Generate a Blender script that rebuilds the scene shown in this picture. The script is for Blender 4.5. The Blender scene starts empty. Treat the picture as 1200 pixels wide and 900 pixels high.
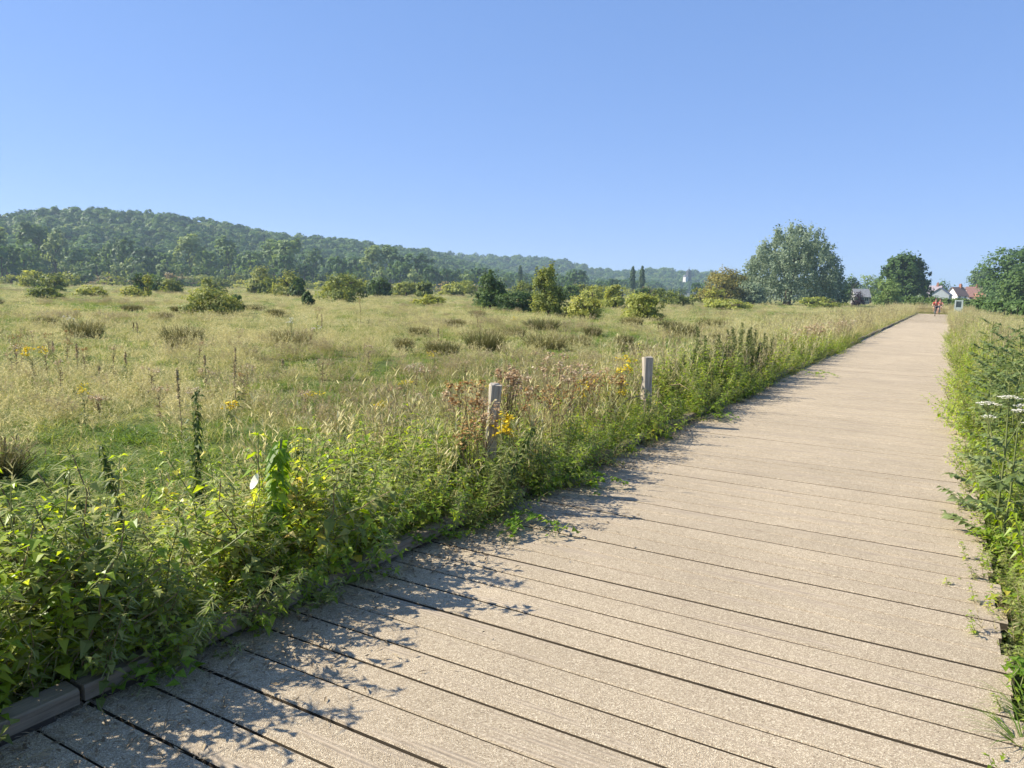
import bpy, math, random
import numpy as np
from mathutils import Vector, Matrix, Euler
R = math.radians
sc = bpy.context.scene
COL = sc.collection

# ------------------------------------------------------------------ camera
HAZE = 0.00029
GROUND, DECK = 0.0, 0.30
CAMZ = DECK + 1.60
FPX = 873.0                      # focal length for a 1200 px wide frame
cam_d = bpy.data.cameras.new('camera'); cam = bpy.data.objects.new('camera', cam_d); COL.objects.link(cam)
cam_d.sensor_fit = 'HORIZONTAL'; cam_d.sensor_width = 36.0; cam_d.lens = 36.0 * FPX / 1200.0
cam_d.clip_start = 0.05; cam_d.clip_end = 20000
CM = Matrix.Rotation(R(90 - 7.2), 3, 'X') @ Matrix.Rotation(R(1.4), 3, 'Z')
cam.matrix_world = Matrix.Translation((0, 0, CAMZ)) @ CM.to_4x4()
sc.camera = cam

# ------------------------------------------------------------------ sky, sun, exposure
SUN_AZ, SUN_EL = R(-82), R(38)   # azimuth clockwise from +Y: the sun stands to the left, a little ahead
w = bpy.data.worlds.new('World'); sc.world = w; w.use_nodes = True
nt = w.node_tree; bg = nt.nodes['Background']
sky = nt.nodes.new('ShaderNodeTexSky'); sky.sky_type = 'NISHITA'; sky.sun_disc = False
sky.sun_elevation = SUN_EL; sky.sun_rotation = SUN_AZ
sky.altitude = 0; sky.air_density = 0.62; sky.dust_density = 0.1; sky.ozone_density = 2.0
tint = nt.nodes.new('ShaderNodeMix'); tint.data_type = 'RGBA'; tint.blend_type = 'MULTIPLY'; tint.inputs[0].default_value = 1.0; tint.inputs[7].default_value = (1.02, 1.0, 1.08, 1)
nt.links.new(sky.outputs[0], tint.inputs[6]); hsv = nt.nodes.new('ShaderNodeHueSaturation'); hsv.inputs['Saturation'].default_value = 1.22; nt.links.new(tint.outputs[2], hsv.inputs['Color']); gm = nt.nodes.new('ShaderNodeGamma'); gm.inputs[1].default_value = 0.38; nt.links.new(hsv.outputs[0], gm.inputs[0])
t2 = nt.nodes.new('ShaderNodeMix'); t2.data_type = 'RGBA'; t2.blend_type = 'MULTIPLY'; t2.inputs[0].default_value = 1.0; t2.inputs[7].default_value = (.90, 1.12, 1.65, 1)
nt.links.new(gm.outputs[0], t2.inputs[6]); nt.links.new(t2.outputs[2], bg.inputs[0]); bg.inputs[1].default_value = 0.145
sun_d = bpy.data.lights.new('sun', 'SUN'); sun = bpy.data.objects.new('sun', sun_d); COL.objects.link(sun)
sun_d.energy = 4.8; sun_d.angle = R(0.53); sun_d.color = (1.0, 0.93, 0.80)
sd = Vector((math.sin(SUN_AZ) * math.cos(SUN_EL), math.cos(SUN_AZ) * math.cos(SUN_EL), math.sin(SUN_EL)))
sun.rotation_euler = sd.to_track_quat('Z', 'Y').to_euler(); sun.location = sd * 60
sc.view_settings.view_transform = 'Standard'; sc.view_settings.look = 'None'
sc.view_settings.exposure = 1.1; sc.view_settings.gamma = 1
sc.render.engine = 'CYCLES'
cy = sc.cycles
cy.use_denoising = True; cy.max_bounces = 9; cy.diffuse_bounces = 5; cy.transmission_bounces = 6
cy.transparent_max_bounces = 8; cy.volume_bounces = 1; cy.caustics_reflective = False; cy.caustics_refractive = False

# ------------------------------------------------------------------ helpers
rng = np.random.default_rng(7); random.seed(7)
def ray(px, py):
    return (CM @ Vector((px - 600, 450 - py, -FPX))).normalized()
def at(px, py, z=GROUND):
    d = ray(px, py); t = (z - CAMZ) / d.z
    return Vector((0, 0, CAMZ)) + d * t
def horizon(px): return 352 - (1108 - px) * math.tan(R(1.4))
def azim(px):
    d = ray(px, horizon(px)); return math.atan2(d.x, d.y)
def far(px, dist, z=GROUND):
    a = azim(px); return Vector((math.sin(a) * dist, math.cos(a) * dist, z))
def depth(p): return -(CM.transposed() @ (Vector(p) - Vector((0, 0, CAMZ)))).z
_d = ray(1108, 352); PD = Vector((_d.x, _d.y, 0)).normalized(); PN = Vector((-PD.y, PD.x, 0))   # path direction, left normal
PATH_ANG = math.atan2(PD.y, PD.x)
def P(s, u, z=GROUND): return PD * s + PN * u + Vector((0, 0, z))
def su(x, y): return x * PD.x + y * PD.y, x * PN.x + y * PN.y
U0, U1, S0, S1 = -0.36, 2.78, -1.0, 100.0

def nz(shape): return rng.standard_normal(shape)
def unit(a):
    return a / np.maximum(np.linalg.norm(a, axis=-1, keepdims=True), 1e-9)
class PB:
    """collects leaves, blades, tubes and discs as triangles"""
    def __init__(s): s.v = []; s.f = []; s.r = []; s.m = []; s.n = 0
    def add(s, v, f, r, m=0):
        v = np.asarray(v, float).reshape(-1, 3); f = np.asarray(f, int).reshape(-1, 3)
        s.v.append(v); s.f.append(f + s.n); s.n += len(v)
        s.r.append(np.broadcast_to(np.asarray(r, float), (len(f),)).copy()); s.m.append(np.full(len(f), m))
        return s
    def leaves(s, base, dr, L, W, fold=0.25, droop=0.3, r=None, m=0, lobe=0.42):
        base = np.atleast_2d(base); n = len(base); dr = unit(np.broadcast_to(dr, (n, 3)).astype(float))
        L = np.broadcast_to(L, (n,)); W = np.broadcast_to(W, (n,))
        side = np.cross(dr, [0, 0, 1.0]); side = unit(side + 1e-6 + nz((n, 3)) * .25); up = np.cross(side, dr)
        if r is None: r = rng.random(n)
        mid = base + dr * (L * lobe)[:, None] - np.array([0, 0, 1.0]) * (L * droop * .12)[:, None]
        tip = base + dr * L[:, None] - np.array([0, 0, 1.0]) * (L * droop)[:, None]
        l = mid + side * (W * .5)[:, None] + up * (W * fold)[:, None]; q = mid - side * (W * .5)[:, None] + up * (W * fold)[:, None]
        V = np.stack([base, l, mid, q, tip], 1).reshape(-1, 3)
        o = np.arange(n)[:, None] * 5
        F = np.concatenate([o + [0, 2, 1], o + [0, 3, 2], o + [1, 2, 4], o + [2, 3, 4]], 1).reshape(-1, 3)
        return s.add(V, F, np.repeat(r, 4), m)
    def cards(s, c, nrm, size, r=None, m=0, asp=1.0):
        n = len(c); nrm = unit(nrm); a = unit(np.cross(nrm, unit(nz((n, 3))))); b = np.cross(nrm, a)
        h = np.broadcast_to(size, (n,))[:, None] * .5
        k = 1 + .35 * nz((n, 4, 1))
        V = np.stack([c - a * h * k[:, 0], c + b * h * asp * k[:, 1] , c + a * h * k[:, 2], c - b * h * asp * k[:, 3]], 1).reshape(-1, 3)
        o = np.arange(n)[:, None] * 4
        F = np.concatenate([o + [0, 1, 2], o + [0, 2, 3]], 1).reshape(-1, 3)
        if r is None: r = rng.random(n)
        return s.add(V, F, np.repeat(r, 2), m)
    def blades(s, base, dr, L, W, bend=0.4, r=None, m=0):
        base = np.atleast_2d(base); n = len(base); dr = unit(np.broadcast_to(dr, (n, 3)).astype(float))
        L = np.broadcast_to(L, (n,)); W = np.broadcast_to(W, (n,)); bend = np.broadcast_to(bend, (n,))
        hz = dr * [1, 1, 0]; hz = unit(hz + nz((n, 3)) * [.05, .05, 0] + 1e-6)
        a = rng.random(n) * 6.283; side = np.stack([np.cos(a), np.sin(a), np.zeros(n)], 1)
        p1 = base + dr * (L * .5)[:, None] + hz * (L * bend * .12)[:, None]
        p2 = base + dr * (L * .85)[:, None] + hz * (L * bend * .5)[:, None] - np.array([0, 0, 1.]) * (L * bend * .15)[:, None]
        p3 = p2 + (p2 - p1) * .35 + hz * (L * bend * .2)[:, None] - np.array([0, 0, 1.]) * (L * bend * .15)[:, None]
        w0 = side * (W * .5)[:, None]
        V = np.stack([base - w0, base + w0, p1 - w0 * .9, p1 + w0 * .9, p2 - w0 * .5, p2 + w0 * .5, p3], 1).reshape(-1, 3)
        o = np.arange(n)[:, None] * 7
        F = np.concatenate([o + [0, 1, 3], o + [0, 3, 2], o + [2, 3, 5], o + [2, 5, 4], o + [4, 5, 6]], 1).reshape(-1, 3)
        if r is None: r = rng.random(n)
        return s.add(V, F, np.repeat(r, 5), m)
    def tube(s, pts, rad, sides=5, r=.5, m=0, cap=True):
        pts = np.asarray(pts, float); k = len(pts); rad = np.broadcast_to(rad, (k,))
        t = unit(np.gradient(pts, axis=0)); ref = np.array([1., 0, 0]) if abs(t[0][0]) < .8 else np.array([0, 1., 0])
        x = unit(np.cross(t, ref)); y = np.cross(t, x)
        an = np.arange(sides) / sides * 6.2832
        V = (pts[:, None] + (x[:, None] * np.cos(an)[None, :, None] + y[:, None] * np.sin(an)[None, :, None]) * rad[:, None, None]).reshape(-1, 3)
        F = []
        for i in range(k - 1):
            for j in range(sides):
                a = i * sides + j; b = i * sides + (j + 1) % sides
                F += [(a, b, b + sides), (a, b + sides, a + sides)]
        if cap:
            for j in range(1, sides - 1):
                F.append((0, j + 1, j)); e = (k - 1) * sides; F.append((e, e + j, e + j + 1))
        return s.add(V, F, r, m)
    def discs(s, c, nrm, rad, sides=6, r=None, m=0, cone=0.0):
        c = np.atleast_2d(c); n = len(c); nrm = unit(np.broadcast_to(nrm, (n, 3)).astype(float)); rad = np.broadcast_to(rad, (n,))
        a = unit(np.cross(nrm, [.31, .2, .13])); b = np.cross(nrm, a)
        an = np.arange(sides) / sides * 6.2832
        ring = c[:, None] + (a[:, None] * np.cos(an)[None, :, None] + b[:, None] * np.sin(an)[None, :, None]) * rad[:, None, None] + nrm[:, None] * (rad * cone)[:, None, None]
        V = np.concatenate([c[:, None], ring], 1).reshape(-1, 3); o = np.arange(n)[:, None] * (sides + 1)
        F = np.concatenate([o + [0, 1 + j, 1 + (j + 1) % sides] for j in range(sides)], 1).reshape(-1, 3)
        if r is None: r = rng.random(n)
        return s.add(V, F, np.repeat(r, sides), m)
    def box(s, lo, hi, r=.5, m=0, mat=None):
        lo, hi = np.array(lo, float), np.array(hi, float)
        V = np.array([[(lo, hi)[i][0], (lo, hi)[j][1], (lo, hi)[k][2]] for i in (0, 1) for j in (0, 1) for k in (0, 1)])
        if mat is not None: V = np.array([list(mat @ Vector(p)) for p in V])
        Q = [(0, 1, 3, 2), (4, 6, 7, 5), (0, 4, 5, 1), (2, 3, 7, 6), (0, 2, 6, 4), (1, 5, 7, 3)]
        return s.add(V, [t for q in Q for t in ((q[0], q[1], q[2]), (q[0], q[2], q[3]))], r, m)
    def merge(s, o, mat=None):
        for v, f, r, m in zip(o.v, o.f, o.r, o.m): pass
        v = np.concatenate(o.v); 
        if mat is not None:
            A = np.array(mat); v = v @ A[:3, :3].T + A[:3, 3]
        f = np.concatenate(o.f); r = np.concatenate(o.r); m = np.concatenate(o.m)
        s.v.append(v); s.f.append(f + s.n); s.n += len(v); s.r.append(r); s.m.append(m); return s
    def mesh(s, name, mats, smooth=False):
        v = np.concatenate(s.v); f = np.concatenate(s.f); r = np.concatenate(s.r); m = np.concatenate(s.m)
        me = bpy.data.meshes.new(name); me.vertices.add(len(v)); me.vertices.foreach_set('co', v.astype('f').ravel())
        me.loops.add(f.size); me.loops.foreach_set('vertex_index', f.astype('i').ravel())
        me.polygons.add(len(f)); me.polygons.foreach_set('loop_start', np.arange(0, f.size, 3, dtype='i'))
        me.polygons.foreach_set('material_index', m.astype('i'))
        me.polygons.foreach_set('use_smooth', np.full(len(f), smooth))
        at_ = me.attributes.new('rnd', 'FLOAT', 'FACE'); at_.data.foreach_set('value', r.astype('f'))
        for mt in (mats if isinstance(mats, (list, tuple)) else [mats]): me.materials.append(mt)
        me.update(); me.validate(); return me
    def obj(s, name, mats, parent=None, smooth=False):
        o = bpy.data.objects.new(name, s.mesh(name, mats, smooth)); COL.objects.link(o)
        if parent is not None: o.parent = parent
        return o
_labels = {}
def tag(o, label, cat, group=None, kind=None):
    o['label'] = label; o['category'] = cat
    if group: o['group'] = group
    if kind: o['kind'] = kind
    if label in _labels and _labels[label] != (group or '-none-'): print('DUPLICATE LABEL', label)
    _labels[label] = group or '-'
    return o
def empty(name, loc=(0, 0, 0), rz=0, label=None, cat=None, group=None):
    o = bpy.data.objects.new(name, None); COL.objects.link(o); o.location = loc; o.rotation_euler = (0, 0, rz)
    o.empty_display_size = .1
    if label: tag(o, label, cat, group)
    return o
def copy_tree(o, parent=None):
    c = o.copy(); COL.objects.link(c); c.parent = parent
    for ch in o.children: copy_tree(ch, c)
    return c

# ------------------------------------------------------------------ materials
def newmat(name):
    m = bpy.data.materials.new(name); m.use_nodes = True; t = m.node_tree
    for n in list(t.nodes): t.nodes.remove(n)
    out = t.nodes.new('ShaderNodeOutputMaterial'); return m, t, out
def N(t, typ, **k):
    n = t.nodes.new(typ)
    for a, b in k.items():
        if a == 'inp':
            for i, v in b.items(): n.inputs[i].default_value = v
        else: setattr(n, a, b)
    return n
def ramp(t, fac, stops):
    n = N(t, 'ShaderNodeValToRGB'); cr = n.color_ramp
    while len(cr.elements) < len(stops): cr.elements.new(.5)
    for e, (p, c) in zip(cr.elements, stops): e.position = p; e.color = (*c, 1)
    t.links.new(fac, n.inputs[0]); return n.outputs[0]
def math_(t, op, a, b=None):
    n = N(t, 'ShaderNodeMath', operation=op)
    for i, x in enumerate((a, b)):
        if x is None: continue
        if isinstance(x, (int, float)): n.inputs[i].default_value = x
        else: t.links.new(x, n.inputs[i])
    return n.outputs[0]
def leafmat(name, stops, trans=.3, rough=.55, obj_var=.35, nscale=.5, nvar=.5, spec=.25):
    """foliage: colour from a per-leaf random value, the plant it belongs to and a soft patch noise over the place"""
    m, t, out = newmat(name); L = t.links
    a = N(t, 'ShaderNodeAttribute', attribute_name='rnd'); oi = N(t, 'ShaderNodeObjectInfo'); g = N(t, 'ShaderNodeNewGeometry')
    ns = N(t, 'ShaderNodeTexNoise', inp={'Scale': nscale, 'Detail': 3.0}); L.new(g.outputs['Position'], ns.inputs['Vector'])
    f = math_(t, 'MULTIPLY', a.outputs['Fac'], 1 - obj_var)
    f = math_(t, 'ADD', f, math_(t, 'MULTIPLY', oi.outputs['Random'], obj_var))
    f = math_(t, 'ADD', f, math_(t, 'MULTIPLY', math_(t, 'SUBTRACT', ns.outputs['Fac'], .5), nvar))
    c = ramp(t, f, stops)
    p = N(t, 'ShaderNodeBsdfPrincipled', inp={'Roughness': rough, 'Specular IOR Level': spec}); L.new(c, p.inputs['Base Color'])
    if trans > 0:
        tr = N(t, 'ShaderNodeBsdfTranslucent'); mx = N(t, 'ShaderNodeMixShader', inp={0: trans})
        hs = N(t, 'ShaderNodeHueSaturation', inp={'Hue': .483, 'Saturation': 1.1, 'Value': 1.75}); L.new(c, hs.inputs['Color']); L.new(hs.outputs[0], tr.inputs[0])
        L.new(p.outputs[0], mx.inputs[1]); L.new(tr.outputs[0], mx.inputs[2]); L.new(mx.outputs[0], out.inputs[0])
    else: L.new(p.outputs[0], out.inputs[0])
    return m
def plain(name, col, rough=.6, var=.15, scale=8, bump=0, spec=.3, bscale=None):
    m, t, out = newmat(name); L = t.links
    tc = N(t, 'ShaderNodeTexCoord'); ns = N(t, 'ShaderNodeTexNoise', inp={'Scale': scale, 'Detail': 6.0, 'Roughness': .6}); L.new(tc.outputs['Object'], ns.inputs['Vector'])
    c = ramp(t, ns.outputs['Fac'], [(.25, [x * (1 - var * 2) for x in col]), (.75, [min(1, x * (1 + var * 2)) for x in col])])
    p = N(t, 'ShaderNodeBsdfPrincipled', inp={'Roughness': rough, 'Specular IOR Level': spec}); L.new(c, p.inputs['Base Color'])
    if bump:
        n2 = N(t, 'ShaderNodeTexNoise', inp={'Scale': bscale or scale * 4, 'Detail': 5.0}); L.new(tc.outputs['Object'], n2.inputs['Vector'])
        b = N(t, 'ShaderNodeBump', inp={'Strength': bump, 'Distance': .01}); L.new(n2.outputs['Fac'], b.inputs['Height']); L.new(b.outputs[0], p.inputs['Normal'])
    L.new(p.outputs[0], out.inputs[0]); return m
def woodmat(name, c1, c2, axis=0, scale=14):
    m, t, out = newmat(name); L = t.links
    tc = N(t, 'ShaderNodeTexCoord'); mp = N(t, 'ShaderNodeMapping'); s = [scale * 3] * 3; s[axis] = scale * .15; mp.inputs['Scale'].default_value = s
    L.new(tc.outputs['Object'], mp.inputs['Vector'])
    ns = N(t, 'ShaderNodeTexNoise', inp={'Scale': 1.0, 'Detail': 8.0, 'Roughness': .7}); L.new(mp.outputs[0], ns.inputs['Vector'])
    n2 = N(t, 'ShaderNodeTexNoise', inp={'Scale': 5.0, 'Detail': 4.0}); L.new(tc.outputs['Object'], n2.inputs['Vector'])
    f = math_(t, 'ADD', math_(t, 'MULTIPLY', ns.outputs['Fac'], .75), math_(t, 'MULTIPLY', n2.outputs['Fac'], .25))
    c = ramp(t, f, [(.33, c1), (.62, c2)])
    p = N(t, 'ShaderNodeBsdfPrincipled', inp={'Roughness': .85, 'Specular IOR Level': .2}); L.new(c, p.inputs['Base Color'])
    b = N(t, 'ShaderNodeBump', inp={'Strength': .8, 'Distance': .006}); L.new(ns.outputs['Fac'], b.inputs['Height']); L.new(b.outputs[0], p.inputs['Normal'])
    L.new(p.outputs[0], out.inputs[0]); return m

M = {}
def deckmat():
    m, t, out = newmat('gritted_plank'); L = t.links
    g = N(t, 'ShaderNodeNewGeometry'); tc = N(t, 'ShaderNodeTexCoord'); oi = N(t, 'ShaderNodeObjectInfo')
    v = N(t, 'ShaderNodeTexVoronoi', inp={'Scale': 270.0}); L.new(g.outputs['Position'], v.inputs['Vector'])
    sep = N(t, 'ShaderNodeSeparateColor'); L.new(v.outputs['Color'], sep.inputs[0])
    n1 = N(t, 'ShaderNodeTexNoise', inp={'Scale': 60.0, 'Detail': 6.0, 'Roughness': .7}); L.new(g.outputs['Position'], n1.inputs['Vector'])
    n2 = N(t, 'ShaderNodeTexNoise', inp={'Scale': 1.3, 'Detail': 6.0, 'Roughness': .65}); L.new(g.outputs['Position'], n2.inputs['Vector'])
    # each plank's own tone, then grains, then broad stains
    grain = ramp(t, sep.outputs[0], [(0, (.17, .13, .083)), (.2, (.315, .25, .17)), (.75, (.40, .325, .222)), (.96, (.61, .52, .375))])
    mp = N(t, 'ShaderNodeMapping'); mp.inputs['Scale'].default_value = (2.5, 40, 40); L.new(tc.outputs['Object'], mp.inputs['Vector'])
    wn = N(t, 'ShaderNodeTexNoise', inp={'Scale': 1.0, 'Detail': 6.0, 'Roughness': .7}); L.new(mp.outputs[0], wn.inputs['Vector'])
    wood = ramp(t, wn.outputs['Fac'], [(.3, (.22, .175, .125)), (.65, (.44, .36, .265))])
    # worn streaks along the plank where the grit has gone
    mp2 = N(t, 'ShaderNodeMapping'); mp2.inputs['Scale'].default_value = (.9, 9, 1); L.new(tc.outputs['Object'], mp2.inputs['Vector'])
    vadd = N(t, 'ShaderNodeVectorMath', operation='ADD'); L.new(mp2.outputs[0], vadd.inputs[0]); cmb = N(t, 'ShaderNodeCombineXYZ'); L.new(math_(t, 'MULTIPLY', oi.outputs['Random'], 90.0), cmb.inputs[0]); L.new(cmb.outputs[0], vadd.inputs[1])
    n3 = N(t, 'ShaderNodeTexNoise', inp={'Scale': 1.0, 'Detail': 5.0, 'Roughness': .7}); L.new(vadd.outputs[0], n3.inputs['Vector'])
    worn = ramp(t, n3.outputs['Fac'], [(.535, (0, 0, 0)), (.63, (.8, .8, .8))])
    wv = N(t, 'ShaderNodeTexWave', wave_type='BANDS', bands_direction='Y', inp={'Scale': 14.0, 'Distortion': .3}); L.new(tc.outputs['Object'], wv.inputs['Vector'])
    wsc = N(t, 'ShaderNodeVectorMath', operation='SCALE'); L.new(wood, wsc.inputs[0]); L.new(math_(t, 'ADD', math_(t, 'MULTIPLY', wv.outputs['Fac'], .5), .62), wsc.inputs['Scale']); wood = wsc.outputs[0]
    mx = N(t, 'ShaderNodeMix', data_type='RGBA'); L.new(worn, mx.inputs[0]); L.new(grain, mx.inputs[6]); L.new(wood, mx.inputs[7])
    k = math_(t, 'ADD', math_(t, 'MULTIPLY', oi.outputs['Random'], .08), math_(t, 'MULTIPLY', n2.outputs['Fac'], .45))
    k = math_(t, 'ADD', k, math_(t, 'MULTIPLY', n1.outputs['Fac'], .4)); k = math_(t, 'ADD', k, .58)
    mul = N(t, 'ShaderNodeVectorMath', operation='SCALE'); L.new(mx.outputs[2], mul.inputs[0]); L.new(k, mul.inputs['Scale'])
    p = N(t, 'ShaderNodeBsdfPrincipled', inp={'Roughness': .85, 'Specular IOR Level': .25}); L.new(mul.outputs[0], p.inputs['Base Color'])
    h = N(t, 'ShaderNodeMix', data_type='FLOAT'); L.new(worn, h.inputs[0]); L.new(v.outputs['Distance'], h.inputs[2]); L.new(wv.outputs['Fac'], h.inputs[3])
    b = N(t, 'ShaderNodeBump', inp={'Strength': .7, 'Distance': .004}); L.new(h.outputs[0], b.inputs['Height']); L.new(b.outputs[0], p.inputs['Normal'])
    L.new(p.outputs[0], out.inputs[0]); return m
M['deck'] = deckmat()
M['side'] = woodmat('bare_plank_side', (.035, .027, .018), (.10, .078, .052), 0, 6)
M['rail'] = woodmat('weathered_rail', (.08, .062, .042), (.27, .22, .155), 0, 10)
M['post'] = woodmat('weathered_post', (.15, .125, .095), (.50, .44, .355), 2, 12)
M['beam'] = woodmat('dark_beam', (.03, .024, .018), (.08, .065, .05), 0, 6)
M['bark'] = plain('bark', (.10, .075, .05), .9, .3, 4, .6)
M['stem'] = leafmat('green_stem', [(0, (.10, .13, .035)), (1, (.20, .21, .08))], 0, .6)
M['drystem'] = leafmat('dry_stem', [(0, (.10, .065, .035)), (1, (.26, .19, .10))], 0, .8)
M['nettle'] = leafmat('nettle_leaf', [(0, (.10, .18, .014)), (.35, (.21, .32, .028)), (.75, (.35, .43, .055)), (.93, (.46, .48, .09)), (1, (.64, .54, .08))], .5, .42, .35, .7, .65, spec=.4)
M['olive'] = leafmat('olive_weed_leaf', [(0, (.085, .115, .028)), (.5, (.19, .235, .06)), (.9, (.32, .335, .11)), (1, (.44, .37, .13))], .42, .6, .35, .7, .8)
M['darknettle'] = leafmat('dark_nettle_leaf', [(0, (.04, .07, .015)), (.6, (.10, .15, .03)), (1, (.22, .26, .06))], .35, .5)
M['catkin'] = leafmat('nettle_catkin', [(0, (.20, .23, .07)), (1, (.42, .42, .18))], .2, .8)
M['bright'] = leafmat('bright_leaf', [(0, (.08, .16, .016)), (.6, (.18, .30, .035)), (.93, (.31, .38, .06)), (1, (.58, .50, .07))], .5, .45)
M['mugwort'] = leafmat('mugwort_leaf', [(0, (.05, .075, .022)), (.5, (.12, .155, .05)), (1, (.24, .25, .10))], .3, .6, .4, .8, .4)
M['hogweed'] = leafmat('hogweed_leaf', [(0, (.08, .12, .035)), (.6, (.17, .225, .08)), (1, (.28, .32, .15))], .35, .5, .3)
M['grass'] = leafmat('meadow_grass', [(0, (.10, .14, .028)), (.4, (.21, .26, .058)), (.75, (.32, .34, .105)), (1, (.50, .45, .21))], .42, .55, .45, .35, .9)
M['green_grass'] = leafmat('lush_grass', [(0, (.07, .13, .018)), (.6, (.15, .235, .035)), (1, (.26, .31, .075))], .38, .5, .4, .5, .6)
M['dry'] = leafmat('dry_grass', [(0, (.26, .245, .09)), (.45, (.46, .435, .20)), (1, (.66, .61, .37))], .4, .7, .4, .3, .6)
M['bent'] = leafmat('bent_grass_heads', [(0, (.20, .165, .085)), (.6, (.33, .28, .16)), (1, (.46, .40, .25))], .25, .8, .4, .3, .5)
M['rush'] = leafmat('rush_stem', [(0, (.085, .085, .027)), (.5, (.17, .165, .052)), (1, (.31, .275, .11))], .15, .6, .4)
M['rushtip'] = leafmat('rush_flower', [(0, (.16, .12, .055)), (1, (.34, .27, .13))], .1, .8)
M['yellow'] = leafmat('yellow_petal', [(0, (.55, .40, .01)), (1, (.80, .65, .03))], .2, .6)
M['white'] = leafmat('white_petal', [(0, (.62, .60, .48)), (1, (.82, .80, .72))], .25, .6)
M['seed'] = leafmat('seed_fluff', [(0, (.32, .20, .10)), (.5, (.52, .40, .24)), (1, (.74, .66, .52))], .25, .9)
M['rusty'] = leafmat('rusty_flower', [(0, (.20, .10, .035)), (.5, (.36, .21, .07)), (1, (.58, .44, .20))], .2, .9)
M['brown'] = leafmat('brown_seedhead', [(0, (.04, .02, .012)), (1, (.11, .06, .035))], .05, .9)
M['litter'] = leafmat('plant_litter', [(0, (.07, .05, .03)), (.6, (.22, .165, .10)), (1, (.40, .32, .20))], .05, .9)
def crownmat(name, a, b, c, **k): return leafmat(name, [(0, a), (.5, b), (1, c)], k.pop('trans', .34), .6, k.pop('obj_var', .5), k.pop('nscale', .15), k.pop('nvar', .5), **k)
M['wood'] = crownmat('woodland_leaves', (.042, .09, .022), (.09, .165, .036), (.16, .24, .06), nscale=.02, nvar=.5, obj_var=.85)
M['wood2'] = crownmat('edge_tree_leaves', (.075, .13, .036), (.15, .22, .058), (.25, .30, .10), nscale=.02, obj_var=.75)
M['haw'] = crownmat('hawthorn_leaves', (0.078, 0.109, 0.025), (0.186, 0.225, 0.050), (0.341, 0.333, 0.093), nscale=.4)
M['gorse'] = crownmat('yellow_green_leaves', (0.139, 0.171, 0.031), (0.279, 0.310, 0.062), (0.434, 0.419, 0.109), nscale=.4)
M['darkbush'] = crownmat('dark_bush_leaves', (0.031, 0.065, 0.019), (0.078, 0.132, 0.031), (0.139, 0.202, 0.054), nscale=.4)
M['brownbush'] = crownmat('browning_bush_leaves', (0.124, 0.101, 0.046), (0.232, 0.194, 0.085), (0.341, 0.279, 0.124), nscale=.4)
M['willow'] = crownmat('silver_willow_leaves', (.10, .145, .085), (.19, .245, .15), (.33, .38, .26), nscale=.25)
M['oak'] = crownmat('oak_leaves', (0.034, 0.074, 0.022), (0.078, 0.139, 0.037), (0.139, 0.217, 0.062), nscale=.25)
M['orange'] = crownmat('turning_leaves', (.09, .115, .022), (.20, .195, .045), (.31, .25, .07), nscale=.4)
M['copper'] = crownmat('copper_leaves', (0.035, 0.020, 0.025), (0.070, 0.035, 0.045), (0.110, 0.060, 0.060), nscale=.4)
M['poplar'] = crownmat('poplar_leaves', (0.034, 0.070, 0.031), (0.070, 0.116, 0.046), (0.109, 0.163, 0.070), nscale=.2)

# ------------------------------------------------------------------ ground
def fbm(x, y, f, seed=0):
    v = 0; a = 1
    for i in range(4):
        v = v + a * np.sin(x * f * (1.0 + .13 * i) + seed * 1.7 + 2.1 * np.sin(y * f * .83 + i)) * np.cos(y * f * 1.1 - seed * .6 + 1.7 * np.sin(x * f * .71 + 2 * i)); a *= .5; f *= 2.1
    return v
def ground_z(x, y):
    r = np.hypot(x, y)
    return .07 * fbm(np.asarray(x, float), np.asarray(y, float), .25, 1) * np.clip((r - 2) / 8, 0, 1) - .05
def make_ground():
    rr = np.concatenate([np.linspace(0, 40, 60), 40 * (3000 / 40) ** np.linspace(.02, 1, 60)]); th = np.linspace(0, 2 * math.pi, 97)[:-1]
    X = np.outer(rr, np.sin(th)); Y = np.outer(rr, np.cos(th)); Z = ground_z(X, Y)
    V = np.stack([X, Y, Z], -1).reshape(-1, 3); n = len(th); i, j = np.meshgrid(np.arange(len(rr) - 1), np.arange(n), indexing='ij')
    a = i * n + j; b = i * n + (j + 1) % n
    F = np.concatenate([np.stack([a, a + n, b + n], -1).reshape(-1, 3), np.stack([a, b + n, b], -1).reshape(-1, 3)])
    m, t, out = newmat('meadow_ground'); L = t.links; g = N(t, 'ShaderNodeNewGeometry')
    n1 = N(t, 'ShaderNodeTexNoise', inp={'Scale': .06, 'Detail': 8.0, 'Roughness': .6}); L.new(g.outputs['Position'], n1.inputs['Vector'])
    n2 = N(t, 'ShaderNodeTexNoise', inp={'Scale': 5.0, 'Detail': 8.0, 'Roughness': .7}); L.new(g.outputs['Position'], n2.inputs['Vector'])
    f = math_(t, 'ADD', math_(t, 'MULTIPLY', n1.outputs['Fac'], .6), math_(t, 'MULTIPLY', n2.outputs['Fac'], .4))
    c = ramp(t, f, [(.36, (.05, .08, .018)), (.48, (.11, .14, .035)), (.58, (.19, .185, .065)), (.7, (.25, .22, .09))])
    p = N(t, 'ShaderNodeBsdfPrincipled', inp={'Roughness': .95, 'Specular IOR Level': .1}); L.new(c, p.inputs['Base Color'])
    b_ = N(t, 'ShaderNodeBump', inp={'Strength': .9, 'Distance': .05}); L.new(n2.outputs['Fac'], b_.inputs['Height']); L.new(b_.outputs[0], p.inputs['Normal']); L.new(p.outputs[0], out.inputs[0])
    o = PB().add(V, F, .5).obj('meadow_ground', m, smooth=True); tag(o, 'flat rough meadow ground under the grass', 'ground', kind='structure')
make_ground()

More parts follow.
